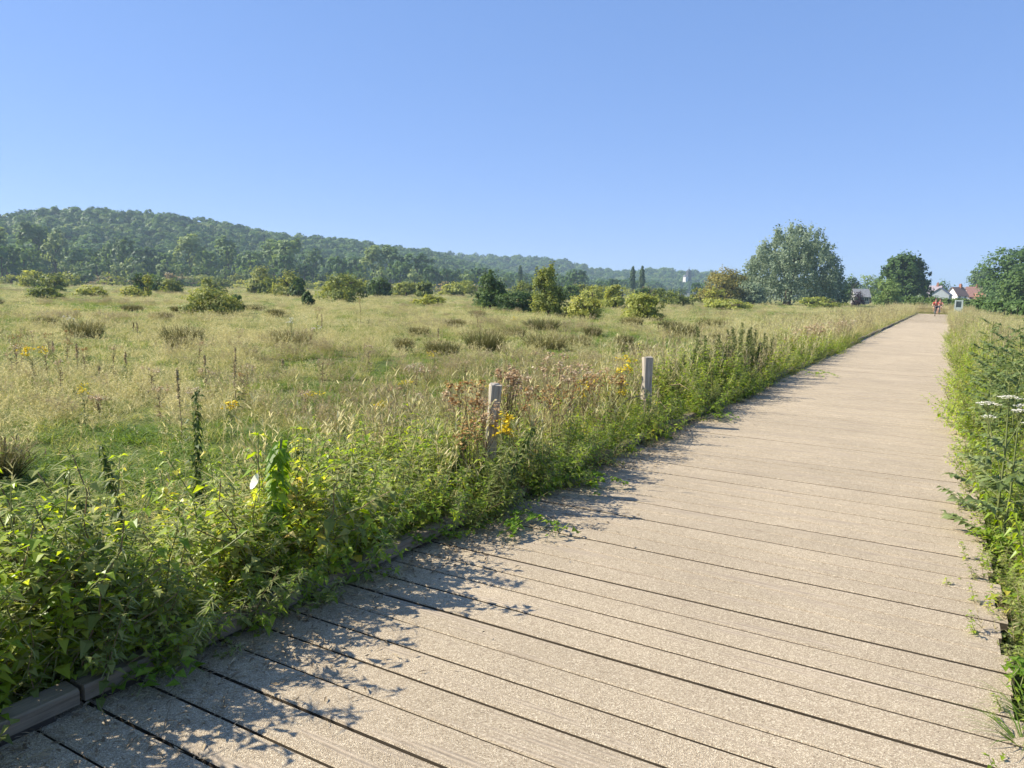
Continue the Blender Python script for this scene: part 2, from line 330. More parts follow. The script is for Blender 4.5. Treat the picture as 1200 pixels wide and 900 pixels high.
# ------------------------------------------------------------------ boardwalk
def make_boardwalk():
    L_ = U1 - U0
    base = PB()
    for u in (U0 + .25, U0 + L_ / 2, U1 - .25):
        base.box((S0 - .5, u - .06, .02), (S1, u + .06, DECK - .05))
    root = base.obj('boardwalk', M['beam']); root.rotation_euler = (0, 0, PATH_ANG)
    tag(root, 'long straight timber boardwalk of gritted planks across the meadow', 'boardwalk', kind='structure')
    meshes = []
    for k in range(5):   # plank: length along local x, chamfered top edges
        h, W, c, hl = .055, .0944 - .0004 * k, .005, L_ / 2 + (.02, -.01, .035, 0, .015)[k]
        prof = [(-W, -h), (W, -h), (W, -c), (W - c, 0), (-W + c, 0), (-W, -c)]
        V = [(x, y, z) for x in (-hl, hl) for y, z in prof]; F = []
        for j in range(6):
            a, b = j, (j + 1) % 6; F += [(a, a + 6, b + 6), (a, b + 6, b)]
        F += [(0, j, j + 1) for j in range(1, 5)] + [(6, 6 + j + 1, 6 + j) for j in range(1, 5)]
        top = [f for f in F[4:10]]; rest_ = F[:4] + F[10:]
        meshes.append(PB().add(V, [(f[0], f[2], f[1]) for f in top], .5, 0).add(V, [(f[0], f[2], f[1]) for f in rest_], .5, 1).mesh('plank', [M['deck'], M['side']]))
    BLOCK = PB().box((-.09, -.045, -.024), (.09, .045, 0.004)).mesh('spacer_block', M['beam'])
    s = S0; i = 0; PW = .2015
    uc = (U0 + U1) / 2
    while i < 300:
        o = bpy.data.objects.new('plank', meshes[random.randrange(5)]); COL.objects.link(o); o.parent = root
        o.location = (s, uc + random.uniform(-.015, .015), DECK + random.uniform(-.0025, .0025))
        o.rotation_euler = (random.uniform(-.006, .006), random.uniform(-.0010, .0010), math.pi / 2 + PLANK_SKEW + random.uniform(-.0012, .0012))
        s += PW + (random.uniform(.002, .006) if random.random() < .2 else random.uniform(-.002, .0008)); i += 1
    rest = PB()
    while s < S1:
        rest.box((s - .0955, U0, DECK - .045), (s + .0955, U1, DECK + random.uniform(-.004, .004))); s += PW
    o = rest.obj('far_planks', M['deck'], root); o['kind'] = 'stuff'
    for nm, uu in (('fascia_board', U0 + .03), ('fascia_board', U1 - .03)): PB().box((S0 - .4, uu - .02, .0), (S1 - .1, uu + .02, DECK - .058)).obj(nm, M['beam'], root)
    # kerb rail on low blocks along the field side
    s = S0
    while s < 97:
        ln = random.uniform(2.3, 2.5) if s < 60 else 4.8
        b = PB(); c = .008; x0, x1 = 0, ln - .02
        prof = [(-.05, .0), (.05, 0), (.05, .062 - c), (.05 - c, .062), (-.05 + c, .062), (-.05, .062 - c)]
        seg = 5; V = []
        for q in range(seg + 1):
            for y, z in prof: V.append((x0 + (x1 - x0) * q / seg, y + random.uniform(-.003, .003), z + random.uniform(-.003, .003)))
        F = []
        for q in range(seg):
            for j in range(6):
                a, d = q * 6 + j, q * 6 + (j + 1) % 6; F += [(a, d, d + 6), (a, d + 6, a + 6)]
        e = seg * 6; F += [(0, j + 1, j) for j in range(1, 5)] + [(e, e + j, e + j + 1) for j in range(1, 5)]
        b.add(V, F, .5)
        o = b.obj('kerb_rail', M['rail'], root)
        o.location = (s, U1 - .055 + random.uniform(-.012, .012), DECK + .026 + random.uniform(-.006, .005)); o.rotation_euler = (random.uniform(-.04, .04), 0, random.uniform(-.006, .006))
        for xx in (.15, ln / 2, ln - .2):
            q = bpy.data.objects.new('spacer_block', BLOCK); COL.objects.link(q); q.parent = o; q.location = (xx, 0, 0)
        s += ln
PLANK_SKEW = 0.0
make_boardwalk()

# ------------------------------------------------------------------ foliage builders
def lobes_cloud(lobes, n, clump=.22, shell=.75, nn_=.38):
    """points gathered in clumps near the skin of a set of ellipsoid lobes: (centre, radii)"""
    lobes = [(np.array(c, float), np.array(r, float)) for c, r in lobes]
    wts = np.array([r[0] * r[1] + r[0] * r[2] for _, r in lobes]); wts = wts / wts.sum()
    C, Nn = [], []
    for (c, r), wt in zip(lobes, wts):
        k = max(6, int(n * wt)); nc = max(5, k // 26)
        d = unit(nz((nc, 3))); d[:, 2] = np.where(d[:, 2] < -.55, -d[:, 2], d[:, 2])
        rad = shell + (1.06 - shell) * rng.random((nc, 1)) ** .6
        cc = c + d * r * rad; pick = rng.integers(0, nc, k)
        p = cc[pick] + np.clip(nz((k, 3)), -1.5, 1.5) * (r * clump) * rng.uniform(.5, 1.1, (k, 1)); C.append(p)
        Nn.append(unit(d[pick] * 1.0 + nz((k, 3)) * nn_ + [0, 0, .3]))
    return np.concatenate(C), np.concatenate(Nn)
def crown_lobes(w, d, z0, z1, n, seed, squash=1.0, top=.55):
    r_ = random.Random(seed); L = [((0, 0, z0 + (z1 - z0) * .5), (w * .33, d * .33, (z1 - z0) * .42))]
    for i in range(n):
        a = i * 2.399 + r_.uniform(-.4, .4); h = r_.uniform(.12, .9); prof = math.sin(math.pi * min(1, max(.05, (h * .82 + .16)))) ** .7
        rr = r_.uniform(.45, .62) * prof; sz = r_.uniform(.16, .27)
        L.append(((math.cos(a) * w * .5 * rr, math.sin(a) * d * .5 * rr, z0 + (z1 - z0) * h * .86), (w * sz, d * sz, (z1 - z0) * sz * squash * .95)))
    return L
def limbs(h, z1, w, rad, n=6, seed=1, lean=0):
    r_ = random.Random(seed); b = PB()
    tp = [(lean * t * h + .04 * h * math.sin(3 * t + seed), .03 * h * math.cos(4 * t + seed) * t, h * t) for t in (0, .25, .5, .75, 1)]
    b.tube(tp, [rad * 1.25, rad, rad * .75, rad * .5, rad * .2], 7)
    for i in range(n):
        t = r_.uniform(.25, .8); a = i * 2.4 + r_.uniform(-.5, .5); k = w * .5 * r_.uniform(.5, .8)
        p0 = np.array([lean * t * h, 0, h * t]); p2 = p0 + [math.cos(a) * k, math.sin(a) * k, (z1 - h * t) * r_.uniform(.3, .7)]
        b.tube([p0, (p0 + p2) / 2 + [0, 0, .06 * h], p2], [rad * .45, rad * .3, rad * .1], 5)
    return b
def shrub(name, label, cat, px, base, wpx, top, mat, n=1400, leaf=None, dist=None, group=None, seed=1, lobes=7, trunk=.12, cone=0, squash=1, woody='stem', part='foliage', loc=None, lowz=.05, shell=.62, asp=1.0, clump=.28):
    """bush or tree standing at the place seen at px/base, its size from its distance"""
    p = loc or (far(px, dist) if dist else at(px, base)); D = depth(p)
    hz = horizon(px); H = (CAMZ + (hz - top) * D / FPX) * 1.04; W = wpx * D / FPX * 1.18
    root = empty(name, (p.x, p.y, 0), random.uniform(-.3, .3), label, cat, group)
    L = crown_lobes(W, W * .9, H * lowz, H, lobes, seed, squash)
    if lowz < .09:
        for q in range(5): L.append(((math.cos(q * 1.257 + seed) * W * .25, math.sin(q * 1.257 + seed) * W * .23, H * .2), (W * .24, W * .22, H * .24)))
    n = int(n * 1.5)
    if cone:
        L = [((c[0] * (1 - cone * c[2] / H), c[1] * (1 - cone * c[2] / H), c[2]), tuple(x * (1 - cone * .6 * c[2] / H) for x in r)) for c, r in L] + [((.0, 0, H * .86), (W * .12, W * .12, H * .13))]
    c, nn = lobes_cloud(L, n, clump, shell); c[:, 2] = np.maximum(c[:, 2], .02)
    sz = (leaf or max(.12, 2.1 * D / FPX)) * rng.uniform(.6, 1.35, len(c))
    PB().cards(c, nn, sz, asp=asp).obj(part, mat, root)
    limbs(H * max(lowz, .3) + H * .3, H * .9, W, W * trunk * .28, 6, seed).obj(woody, M['bark'], root)
    return root
def hide(protos, name):
    c = bpy.data.collections.new(name)
    for o in protos:
        for k in list(o.users_collection): k.objects.unlink(o)
        c.objects.link(o)
    return c
def scatter(name, coll, pts, rot, scl, idx, label, cat):
    pts = np.asarray(pts, float); n = len(pts)
    me = bpy.data.meshes.new(name); me.vertices.add(n); me.vertices.foreach_set('co', pts.astype('f').ravel())
    a = me.attributes.new('rot', 'FLOAT_VECTOR', 'POINT'); a.data.foreach_set('vector', np.asarray(rot, 'f').ravel())
    scl = np.asarray(scl, 'f'); scl = np.repeat(scl[:, None], 3, 1) if scl.ndim == 1 else scl
    a = me.attributes.new('scl', 'FLOAT_VECTOR', 'POINT'); a.data.foreach_set('vector', np.ascontiguousarray(scl).ravel())
    a = me.attributes.new('idx', 'INT', 'POINT'); a.data.foreach_set('value', np.asarray(idx, 'i'))
    o = bpy.data.objects.new(name, me); COL.objects.link(o)
    g = bpy.data.node_groups.new(name + '_nodes', 'GeometryNodeTree')
    g.interface.new_socket('Geometry', in_out='INPUT', socket_type='NodeSocketGeometry'); g.interface.new_socket('Geometry', in_out='OUTPUT', socket_type='NodeSocketGeometry')
    gi = g.nodes.new('NodeGroupInput'); go = g.nodes.new('NodeGroupOutput'); ci = g.nodes.new('GeometryNodeCollectionInfo')
    ci.inputs['Collection'].default_value = coll; ci.inputs['Separate Children'].default_value = True; ci.inputs['Reset Children'].default_value = True
    ip = g.nodes.new('GeometryNodeInstanceOnPoints'); ip.inputs['Pick Instance'].default_value = True
    def na(nm, ty):
        x = g.nodes.new('GeometryNodeInputNamedAttribute'); x.data_type = ty; x.inputs['Name'].default_value = nm; return x.outputs['Attribute']
    er = g.nodes.new('FunctionNodeEulerToRotation'); l = g.links
    l.new(na('rot', 'FLOAT_VECTOR'), er.inputs[0]); l.new(er.outputs[0], ip.inputs['Rotation']); l.new(na('scl', 'FLOAT_VECTOR'), ip.inputs['Scale'])
    l.new(na('idx', 'INT'), ip.inputs['Instance Index']); l.new(gi.outputs[0], ip.inputs['Points']); l.new(ci.outputs[0], ip.inputs['Instance']); l.new(ip.outputs[0], go.inputs[0])
    md = o.modifiers.new('scatter', 'NODES'); md.node_group = g
    tag(o, label, cat, kind='stuff'); return o

# ------------------------------------------------------------------ hills and the woods on them
def interp(x, xs, ys): return np.interp(x, xs, ys)
NEAR_X = [-600, -250, 0, 45, 90, 150, 200, 250, 300, 350, 400, 450, 490, 520, 560, 620, 700, 780]
NEAR_Y = [300, 262, 253, 245, 241, 245, 250, 258, 266, 275, 277, 286, 290, 297, 308, 322, 336, 349]
FAR_X = [380, 470, 540, 610, 650, 690, 735, 765, 800, 840, 900, 980, 1060]
FAR_Y = [306, 301, 300, 302, 306, 316, 320, 316, 320, 323, 331, 341, 353]
def px_of_az(a):   # azimuth -> picture column along the horizon, used to place the ridge where it stands
    return 600 + np.tan(a) * FPX * .9925
def make_hill(name, label, xs, ys, front, ridge, treeh, azr):
    az = np.linspace(*azr, 140); px = px_of_az(az); tt = np.concatenate([np.linspace(0, 1, 26), np.linspace(1.06, 1.6, 8)])
    D = ridge(px); F = front(px); y = interp(px, xs, ys); hor = 352 - (1108 - px) * math.tan(R(1.4))
    H = np.maximum(0, (hor - y) * D * np.cos(az) / FPX + CAMZ - treeh)
    def hgt(i, t):
        s = np.clip(t, 0, 1); k = np.where(t <= 1, s * s * (3 - 2 * s) * .55 + s * .45, 1 - (t - 1) * .7); return H[i] * k
    V = []
    for t in tt:
        r = F + (D - F) * t; z = np.array([hgt(i, t) for i in range(len(az))]) - .6 * (t == 0)
        z = z + np.where(t > 0, 1, 0) * fbm(az * 40, np.full_like(az, t * 9), 1.0, 3) * H * .018
        V.append(np.stack([np.sin(az) * r, np.cos(az) * r, z], -1))
    V = np.array(V); n = len(az); i, j = np.meshgrid(np.arange(len(tt) - 1), np.arange(n - 1), indexing='ij'); a = i * n + j
    Fc = np.concatenate([np.stack([a, a + n + 1, a + n], -1).reshape(-1, 3), np.stack([a, a + 1, a + n + 1], -1).reshape(-1, 3)])
    o = PB().add(V.reshape(-1, 3), Fc[:, ::-1], .5).obj(name, plain(name + '_soil', (.05, .065, .03), .95, .3, .01), smooth=True)
    tag(o, label, 'hill', kind='structure')
    def sample(nn, t0=0., t1=1.25):
        ai = rng.random(nn) * (n - 1.001); t = t0 + (t1 - t0) * rng.random(nn); ti = np.interp(t, tt, np.arange(len(tt)) * 1.0); ti = np.minimum(ti, len(tt) - 1.001)
        i0, j0 = ti.astype(int), ai.astype(int); fi, fj = (ti - i0)[:, None], (ai - j0)[:, None]
        return (V[i0, j0] * (1 - fi) + V[np.minimum(i0 + 1, len(tt) - 1), j0] * fi) * (1 - fj) + (V[i0, j0 + 1] * (1 - fi) + V[np.minimum(i0 + 1, len(tt) - 1), j0 + 1] * fi) * fj, t
    return sample
def tree_proto(k, mat, h, wd, n, leaf, z0=.25, seed=1, lobes=8):
    L = crown_lobes(wd, wd, h * z0, h, lobes, seed); c, nn = lobes_cloud(L, n, .15, .8, .16)
    return PB().cards(c, nn, leaf * rng.uniform(.6, 1.4, len(c)), m=0).tube([(0, 0, -1), (0, 0, h * .35), (.3, 0, h * .7)], [.45, .35, .15], 5, m=1).obj('wood_%02d' % k, [mat, M['bark']])
wood_protos = [tree_proto(k, M['wood'] if k % 3 else M['wood2'], 12.5 + (k % 3) * 1.3, 13.5 + (k * 7 % 5) * 1.1, 1500, 1.15, .1, k + 3, 5) for k in range(7)]
WOOD = hide(wood_protos, 'woodland_trees')
near_hill = make_hill('wooded_hill', 'long wooded hill rising behind the meadow', NEAR_X, NEAR_Y, lambda p: interp(p, [-600, 0, 300, 500, 780], [480, 450, 480, 560, 800]), lambda p: interp(p, [-600, 0, 250, 500, 780], [760, 760, 800, 980, 1200]), 16, (R(-58), R(11)))
far_hill = make_hill('distant_hill', 'distant hazy ridge behind the church tower', FAR_X, FAR_Y, lambda p: interp(p, [380, 1060], [950, 1150]), lambda p: interp(p, [380, 1060], [1300, 1600]), 13, (R(-15), R(27)))
def wood_pts(sample, n, cell, t0, t1):
    p, t = sample(n, t0, t1); key = {}; 
    for i, q in enumerate(p): key.setdefault((int(q[0] // cell), int(q[1] // cell)), i)
    return p[list(key.values())]
for nm, smp, n, cell, lab, sc_ in (('hillside_wood', near_hill, 20000, 10.0, 'dense dark green wood covering the long hill', 1.0), ('distant_wood', far_hill, 12000, 15.0, 'blue hazed wood on the distant ridge', 1.25)):
    p = wood_pts(smp, n, cell, .02, 1.22); k = len(p)
    s_ = rng.uniform(.82, 1.15, k) * sc_
    scatter(nm, WOOD, p, np.stack([nz(k) * .04, nz(k) * .04, rng.random(k) * 6.28], 1), np.stack([s_, s_, s_ * rng.uniform(.85, 1.08, k)], 1), rng.integers(0, 7, k), lab, 'wood')

# trees at the foot of the hill, each a tree with trunk and crown
def edge_proto(k, h, wd, z0, mat, n=1100, leaf=.95, seed=1):
    root = empty('broadleaf_tree'); L = crown_lobes(wd, wd * .9, h * z0, h, 10, seed); c, nn = lobes_cloud(L, n, .15, .78, .22)
    PB().cards(c, nn, leaf * rng.uniform(.6, 1.4, len(c))).obj('crown', mat, root); limbs(h * .8, h * .95, wd, .42, 7, seed).obj('trunk', M['bark'], root)
    return root
edge = [edge_proto(0, 25, 20, .2, M['wood2'], 2600, 1.05, 11), edge_proto(1, 23, 13, .25, M['wood2'], 1600, 1.0, 12), edge_proto(2, 19, 17, .06, M['wood'], 2000, 1.05, 13), edge_proto(3, 13, 13, .03, M['wood2'], 1300, .9, 14)]
EDGE_LAB = ['tall pale green tree with a bare trunk along the foot of the hill', 'narrow tall tree in the row along the foot of the hill', 'dark full crowned tree along the foot of the hill', 'low rounded tree in front of the row along the foot of the hill']
used = [False] * 4
def put_edge(k, px, dist, s=1.0, z=0):
    o = edge[k] if not used[k] else copy_tree(edge[k]); used[k] = True
    p = far(px, dist, z); o.location = p; o.rotation_euler = (0, 0, random.uniform(0, 6.28)); o.scale = (s * random.uniform(.9, 1.1), s * random.uniform(.9, 1.1), s)
    tag(o, EDGE_LAB[k], 'tree', 'broadleaf trees along the foot of the hill ' + str(k))
px = -40
while px < 500:
    put_edge(random.choice([0, 0, 1, 2]), px, random.uniform(385, 420), random.uniform(.9, 1.15)); px += random.uniform(17, 32)
px = -20
while px < 560:
    put_edge(random.choice([2, 3, 3]), px, random.uniform(345, 378), random.uniform(.65, .9)); px += random.uniform(14, 28)
px = 480
while px < 840:
    if px < 690: put_edge(random.choice([0, 2, 2, 3]), px, random.uniform(520, 640), random.uniform(.7, .9))
    else: put_edge(random.choice([2, 3, 3]), px, random.uniform(520, 640), random.uniform(.6, .75) if px < 760 else random.uniform(.5, .62))
    px += random.uniform(11, 20)
px = 500
while px < 860:
    put_edge(random.choice([2, 3]), px, random.uniform(400, 470), random.uniform(.6, .85) if px < 690 else random.uniform(.38, .55)); px += random.uniform(10, 20)

# columnar poplars
def poplar(px, base, top, wpx, dist, label, seed):
    p = far(px, dist); D = depth(p); H = CAMZ + (horizon(px) - top) * D / FPX; W = wpx * D / FPX
    root = empty('poplar_tree', p, 0, label, 'tree'); n = 700
    z = rng.random(n) ** .8; rad = W * .5 * np.clip(np.sin(np.clip(z * .93 + .1, 0, 1) * math.pi) ** .45, .12, 1) * rng.uniform(.55, 1.05, n); a = rng.random(n) * 6.28
    c = np.stack([np.cos(a) * rad, np.sin(a) * rad, z * H], 1)
    PB().cards(c, np.stack([np.cos(a), np.sin(a), .4 + 0 * a], 1) + nz((n, 3)) * .5, 1.0 * rng.uniform(.6, 1.4, n)).obj('crown', M['poplar'], root)
    PB().tube([(0, 0, 0), (0, 0, H * .9)], [.4, .08], 6).obj('trunk', M['bark'], root)
poplar(740.5, 345, 313.5, 6.5, 380, 'columnar poplar, slimmer of the pair before the distant ridge', 1)
poplar(751.5, 345, 313, 7, 383, 'columnar poplar, fuller of the pair before the distant ridge', 2)
poplar(609, 345, 312, 5.5, 400, 'dark poplar rising behind the bramble thicket', 4)
poplar(628.5, 345, 313, 5.5, 402, 'dark poplar just beside the cone shaped thorn tree', 5)

# ------------------------------------------------------------------ single trees and bushes of the meadow
def willow():
    D = 185; p = far(925, D); Dz = depth(p); H = (CAMZ + (horizon(925) - 258) * Dz / FPX) * 1.03; W = 112 * Dz / FPX
    root = empty('willow_tree', p, -azim(925), 'large silvery green willow, biggest tree standing alone in the meadow', 'tree')
    r_ = random.Random(5); b = PB(); X = [-.52, -.45, -.32, -.16, -.04, .08, .2, .3, .38, .46, .52]; Z = [.2, .42, .72, .92, 1.0, .93, .97, .82, .6, .42, .2]
    lob = []
    for i in range(95):    # upswept plumes, shorter and hanging towards the sides
        a = i * 2.399; rr = math.sqrt((i + .5) / 95) * .5; x, y = rr * math.cos(a), rr * math.sin(a)
        env = np.interp(x, X, Z) * math.sqrt(max(.12, 1 - (y / .56) ** 2)); h = env * r_.uniform(.5, .93) if i % 3 else env * .9
        k = r_.uniform(.7, 1.25); lob.append(((x * W, y * W, H * h * .9), (W * .055 * k, W * .055 * k, H * .11 * k)))
    for q in range(12): lob.append(((math.cos(q * .55) * W * .36, math.sin(q * .55) * W * .36, H * .16), (W * .13, W * .13, H * .15)))
    lob.append(((0, 0, H * .35), (W * .3, W * .3, H * .3)))
    c, nn = lobes_cloud(lob, 32000, .34, .5); c[:, 2] = np.maximum(c[:, 2], .1)
    b.cards(c, nn * [1, 1, .6], .46 * rng.uniform(.5, 1.5, len(c)), asp=.7)
    b.obj('crown', M['willow'], root); limbs(H * .6, H * .8, W * .5, .75, 10, 5).obj('trunk', M['bark'], root)
willow()
shrub('oak_tree', 'round dark green oak beside the end of the boardwalk', 'tree', 1058, 352, 52, 297, M['oak'], 13000, .5, 225, lobes=22, seed=21, trunk=.1, woody='trunk', part='crown', lowz=.06, shell=.82, clump=.15)
shrub('thorn_tree', 'rounded tree with orange brown tinted crown beside the big willow', 'tree', 847, 351, 46, 316, M['orange'], 4200, .36, 172, lobes=12, seed=22, woody='trunk', part='crown', lowz=.06)
shrub('broadleaf_tree', 'very large spreading tree behind the hedge by the red roofed houses', 'tree', 1212, 352, 104, 289, M['oak'], 15000, .5, 215, lobes=24, seed=23, woody='trunk', part='crown', lowz=.05, shell=.8, clump=.16)
shrub('broadleaf_tree', 'dark tree tucked behind the very large spreading tree', 'tree', 1148, 350, 30, 313, M['darkbush'], 2500, .9, 420, lobes=9, seed=24, woody='trunk', part='crown')
shrub('broadleaf_tree', 'mid green tree beyond the hedge, filling the space beside the boardwalk', 'tree', 1192, 352, 42, 322, M['wood2'], 2600, .4, 165, lobes=10, seed=25, woody='trunk', part='crown')
shrub('broadleaf_tree', 'light green young tree in front of the round dark oak', 'tree', 1040, 354, 28, 326, M['wood2'], 1900, .3, 170, lobes=8, seed=26, woody='trunk', part='crown')
shrub('broadleaf_tree', 'dark rounded tree behind the small grey roofed cottage', 'tree', 997, 350, 22, 323, M['darkbush'], 1200, .6, 300, lobes=7, seed=27, woody='trunk', part='crown')
shrub('broadleaf_tree', 'pale green wide tree beyond the small grey roofed cottage', 'tree', 1020, 350, 34, 324, M['wood2'], 1500, .6, 320, lobes=8, seed=28, woody='trunk', part='crown')
shrub('broadleaf_tree', 'mid green tree between the willow and the cottage', 'tree', 983, 354, 30, 332, M['oak'], 1600, .35, 195, lobes=8, seed=29, woody='trunk', part='crown')
shrub('broadleaf_tree', 'dusky tree rising behind the roofs of the houses', 'tree', 1106, 350, 20, 330, M['wood'], 900, .9, 470, lobes=7, seed=30, woody='trunk', part='crown')
shrub('copper_shrub', 'small dark purple leaved shrub in front of the cottage', 'shrub', 1006, 354, 13, 342, M['copper'], 700, .28, 200, lobes=5, seed=31)
shrub('pale_shrub', 'small whitish green shrub under the round dark oak', 'shrub', 1077, 354, 13, 345, M['willow'], 600, .25, 175, lobes=5, seed=32)
# bushes: (label, px, base y, width px, top y, material, n, seed, extras)
BU = [
 ('yellow green dome bush, largest in front of the pale foot of the hill', 38, 337, 34, 317, 'gorse', 1500, 40, {}),
 ('low spreading green bush in the open grass below the dome bush', 50, 350, 42, 336, 'haw', 1500, 41, {}),
 ('small yellow green rounded bush beside a blackish one', 82, 335, 22, 320, 'gorse', 900, 42, {}),
 ('blackish green bush with dense crown next to the hill foot', 100, 333, 24, 316, 'darkbush', 1000, 43, {}),
 ('low yellowish bush growing flat in the grass', 106, 348, 32, 335, 'gorse', 1200, 44, {}),
 ('small dark bush behind the young sapling', 159, 334, 18, 319, 'darkbush', 800, 45, {}),
 ('low lime green bush at the foot of the sapling', 157, 349, 30, 336, 'gorse', 1200, 46, {}),
 ('greyish brown thinning bush by the hill foot', 206, 335, 28, 320, 'brownbush', 900, 47, {}),
 ('long low dark green thicket between thinning bush and big round ones', 238, 336, 54, 323, 'haw', 1600, 48, {'squash': .8}),
 ('wide dark bottomed bush alone in the open grass', 246, 369, 62, 338, 'haw', 3600, 49, {}),
 ('small dark bush leaning against the wide lone bush', 272, 367, 26, 346, 'darkbush', 1400, 50, {}),
 ('small olive bush beside the long low thicket', 276, 336, 20, 321, 'haw', 700, 51, {}),
 ('round hawthorn bush with bright left side and dark right', 306, 343, 31, 313, 'haw', 1900, 52, {}),
 ('olive brown bush with a dark green lower right side', 337, 348, 36, 319, 'haw', 2000, 53, {}),
 ('dark green half of the olive brown bush', 350, 349, 18, 327, 'darkbush', 900, 54, {}),
 ('tiny dark bush alone in front of the olive brown bush', 360, 359, 14, 342, 'darkbush', 900, 55, {}),
 ('broad brownish hawthorn, widest of the row under the hill', 401, 353, 50, 320, 'haw', 2800, 56, {}),
 ('compact dark green bush beside the broad brownish hawthorn', 445, 348, 27, 325, 'darkbush', 1500, 57, {}),
 ('flat pale bush next to the compact dark green one', 474, 346, 32, 333, 'haw', 1100, 58, {}),
 ('small round deep green bush before the low lime patch', 498, 350, 20, 330, 'haw', 1100, 59, {}),
 ('low lime patch of shrub beneath the small round bush', 503, 358, 32, 346, 'gorse', 1100, 60, {}),
 ('wide yellowish thicket left of the ivy dark thorn', 540, 347, 40, 330, 'gorse', 1500, 61, {}),
 ('dark thorn tree with sunlit crest beside the bramble thicket', 575, 362, 36, 319, 'darkbush', 3400, 62, {'cone': .25}),
 ('tangled bramble thicket between the two tall thorn trees', 608, 365, 44, 341, 'darkbush', 2600, 63, {}),
 ('dusky bush peeping over the bramble thicket', 612, 352, 30, 331, 'haw', 1000, 64, {}),
 ('cone shaped thorn tree with yellowish ragged top', 643, 371, 42, 311, 'haw', 4600, 65, {'cone': .45}),
 ('dark bush behind the cone shaped thorn tree', 668, 352, 24, 335, 'darkbush', 900, 66, {}),
 ('yellow green mound bush beside the cone shaped thorn tree', 686, 373, 42, 347, 'gorse', 2600, 67, {}),
 ('bright green peaked bush with a dark base', 720, 362, 30, 335, 'gorse', 2200, 68, {'cone': .3}),
 ('big pale green bush with brown twiggy base under the poplars', 754, 375, 44, 344, 'gorse', 3000, 69, {}),
 ('low greenish bush to the right of the poplar pair', 790, 358, 36, 341, 'haw', 1500, 70, {}),
 ('small olive bush near the orange tinted tree', 822, 355, 30, 338, 'haw', 1100, 71, {}),
 ('flat scrubby bush in front of the orange tinted tree', 856, 363, 46, 351, 'gorse', 1500, 72, {}),
 ('grey green willow bush crouching at the left foot of the big willow', 884, 357, 26, 333, 'willow', 1300, 73, {}),
 ('low bright bush in the grass beneath the big willow', 960, 360, 44, 349, 'gorse', 1300, 74, {}),
]
for lab, px, base, wp, top, mt, n, sd_, kw in BU:
    D0 = at(px, max(base, horizon(px) + 5.2)).length
    shrub('hawthorn_bush' if mt in ('haw', 'darkbush') else 'scrub_bush', lab, 'bush', px, base, wp, top, M[mt], n, dist=min(D0, 330), seed=sd_, **kw)
# back row of scrub under the hill
for i in range(34):
    px = -30 + i * 24 + random.uniform(-9, 9); d = random.uniform(250, 335)
    shrub('hedgerow_bush', 'small bush in the hazy scrub line at the far edge of the meadow', 'bush', px, 340, random.uniform(20, 36), horizon(px) - random.uniform(3, 8.5), M[random.choice(['haw', 'haw', 'gorse', 'darkbush', 'brownbush'])], 420, .55, d, 'scrub line at the far edge of the meadow', seed=100 + i, lobes=6)
for i in range(20):
    px = random.uniform(-10, 560) if i < 14 else random.uniform(660, 840); d = random.uniform(120, 210)
    shrub('hawthorn_bush', 'olive rounded bush loosely scattered across the middle of the meadow', 'bush', px, 340, random.uniform(16, 30), horizon(px) - random.uniform(3, 9), M[random.choice(['haw', 'haw', 'gorse', 'darkbush'])], 900, None, d, 'olive bushes scattered across the meadow', seed=300 + i, lobes=6)
# sapling
p = at(174, 350); D = depth(p); root = empty('young_tree', p, 0, 'slim young tree with bright green top alone in the grass', 'tree'); H = 27 * D / FPX
c, nn = lobes_cloud([((0, 0, H * .72), (H * .17, H * .17, H * .27)), ((.1 * H, 0, H * .55), (H * .13, H * .13, H * .14)), ((0, 0, H * .3), (H * .13, H * .13, H * .2))], 900)
PB().cards(c, nn, .16).obj('crown', M['gorse'], root); PB().tube([(0, 0, 0), (0, 0, H * .85)], [.08, .02], 6).obj('trunk', M['bark'], root)

# ------------------------------------------------------------------ hedge, houses, church
def hedge(name, label, p0, p1, h, dep, n, mat, leaf):
    mid = (p0 + p1) / 2; v = p1 - p0; L = v.length
    root = empty(name, (mid.x, mid.y, 0), math.atan2(v.y, v.x), label, 'hedge')
    lob = []; k = int(L / (h * .55))
    for i in range(k):
        x = -L / 2 + (i + .5) * L / k
        lob.append(((x, random.uniform(-.2, .2), h * .5), (L / k * .75, dep * .5, h * random.uniform(.44, .56))))
    c, nn = lobes_cloud(lob, n, .25, .7); c[:, 2] = np.clip(c[:, 2], .03, None)
    PB().cards(c, nn, leaf * rng.uniform(.6, 1.4, len(c))).obj('foliage', mat, root)
    for i in range(k): PB().tube([(-L / 2 + (i + .5) * L / k, 0, 0), (-L / 2 + (i + .5) * L / k + random.uniform(-.2, .2), 0, h * .7)], [.07, .02], 5).obj('stem', M['bark'], root)
hedge('hedge', 'long dark green hedge in front of the white houses', far(1062, 150), far(1158, 142), 2.15, 1.8, 7000, M['darkbush'], .3)
hedge('hedge', 'lower lighter green hedge running on to the right of the info board', far(1146, 124), far(1250, 112), 2.0, 1.6, 5500, M['oak'], .28)

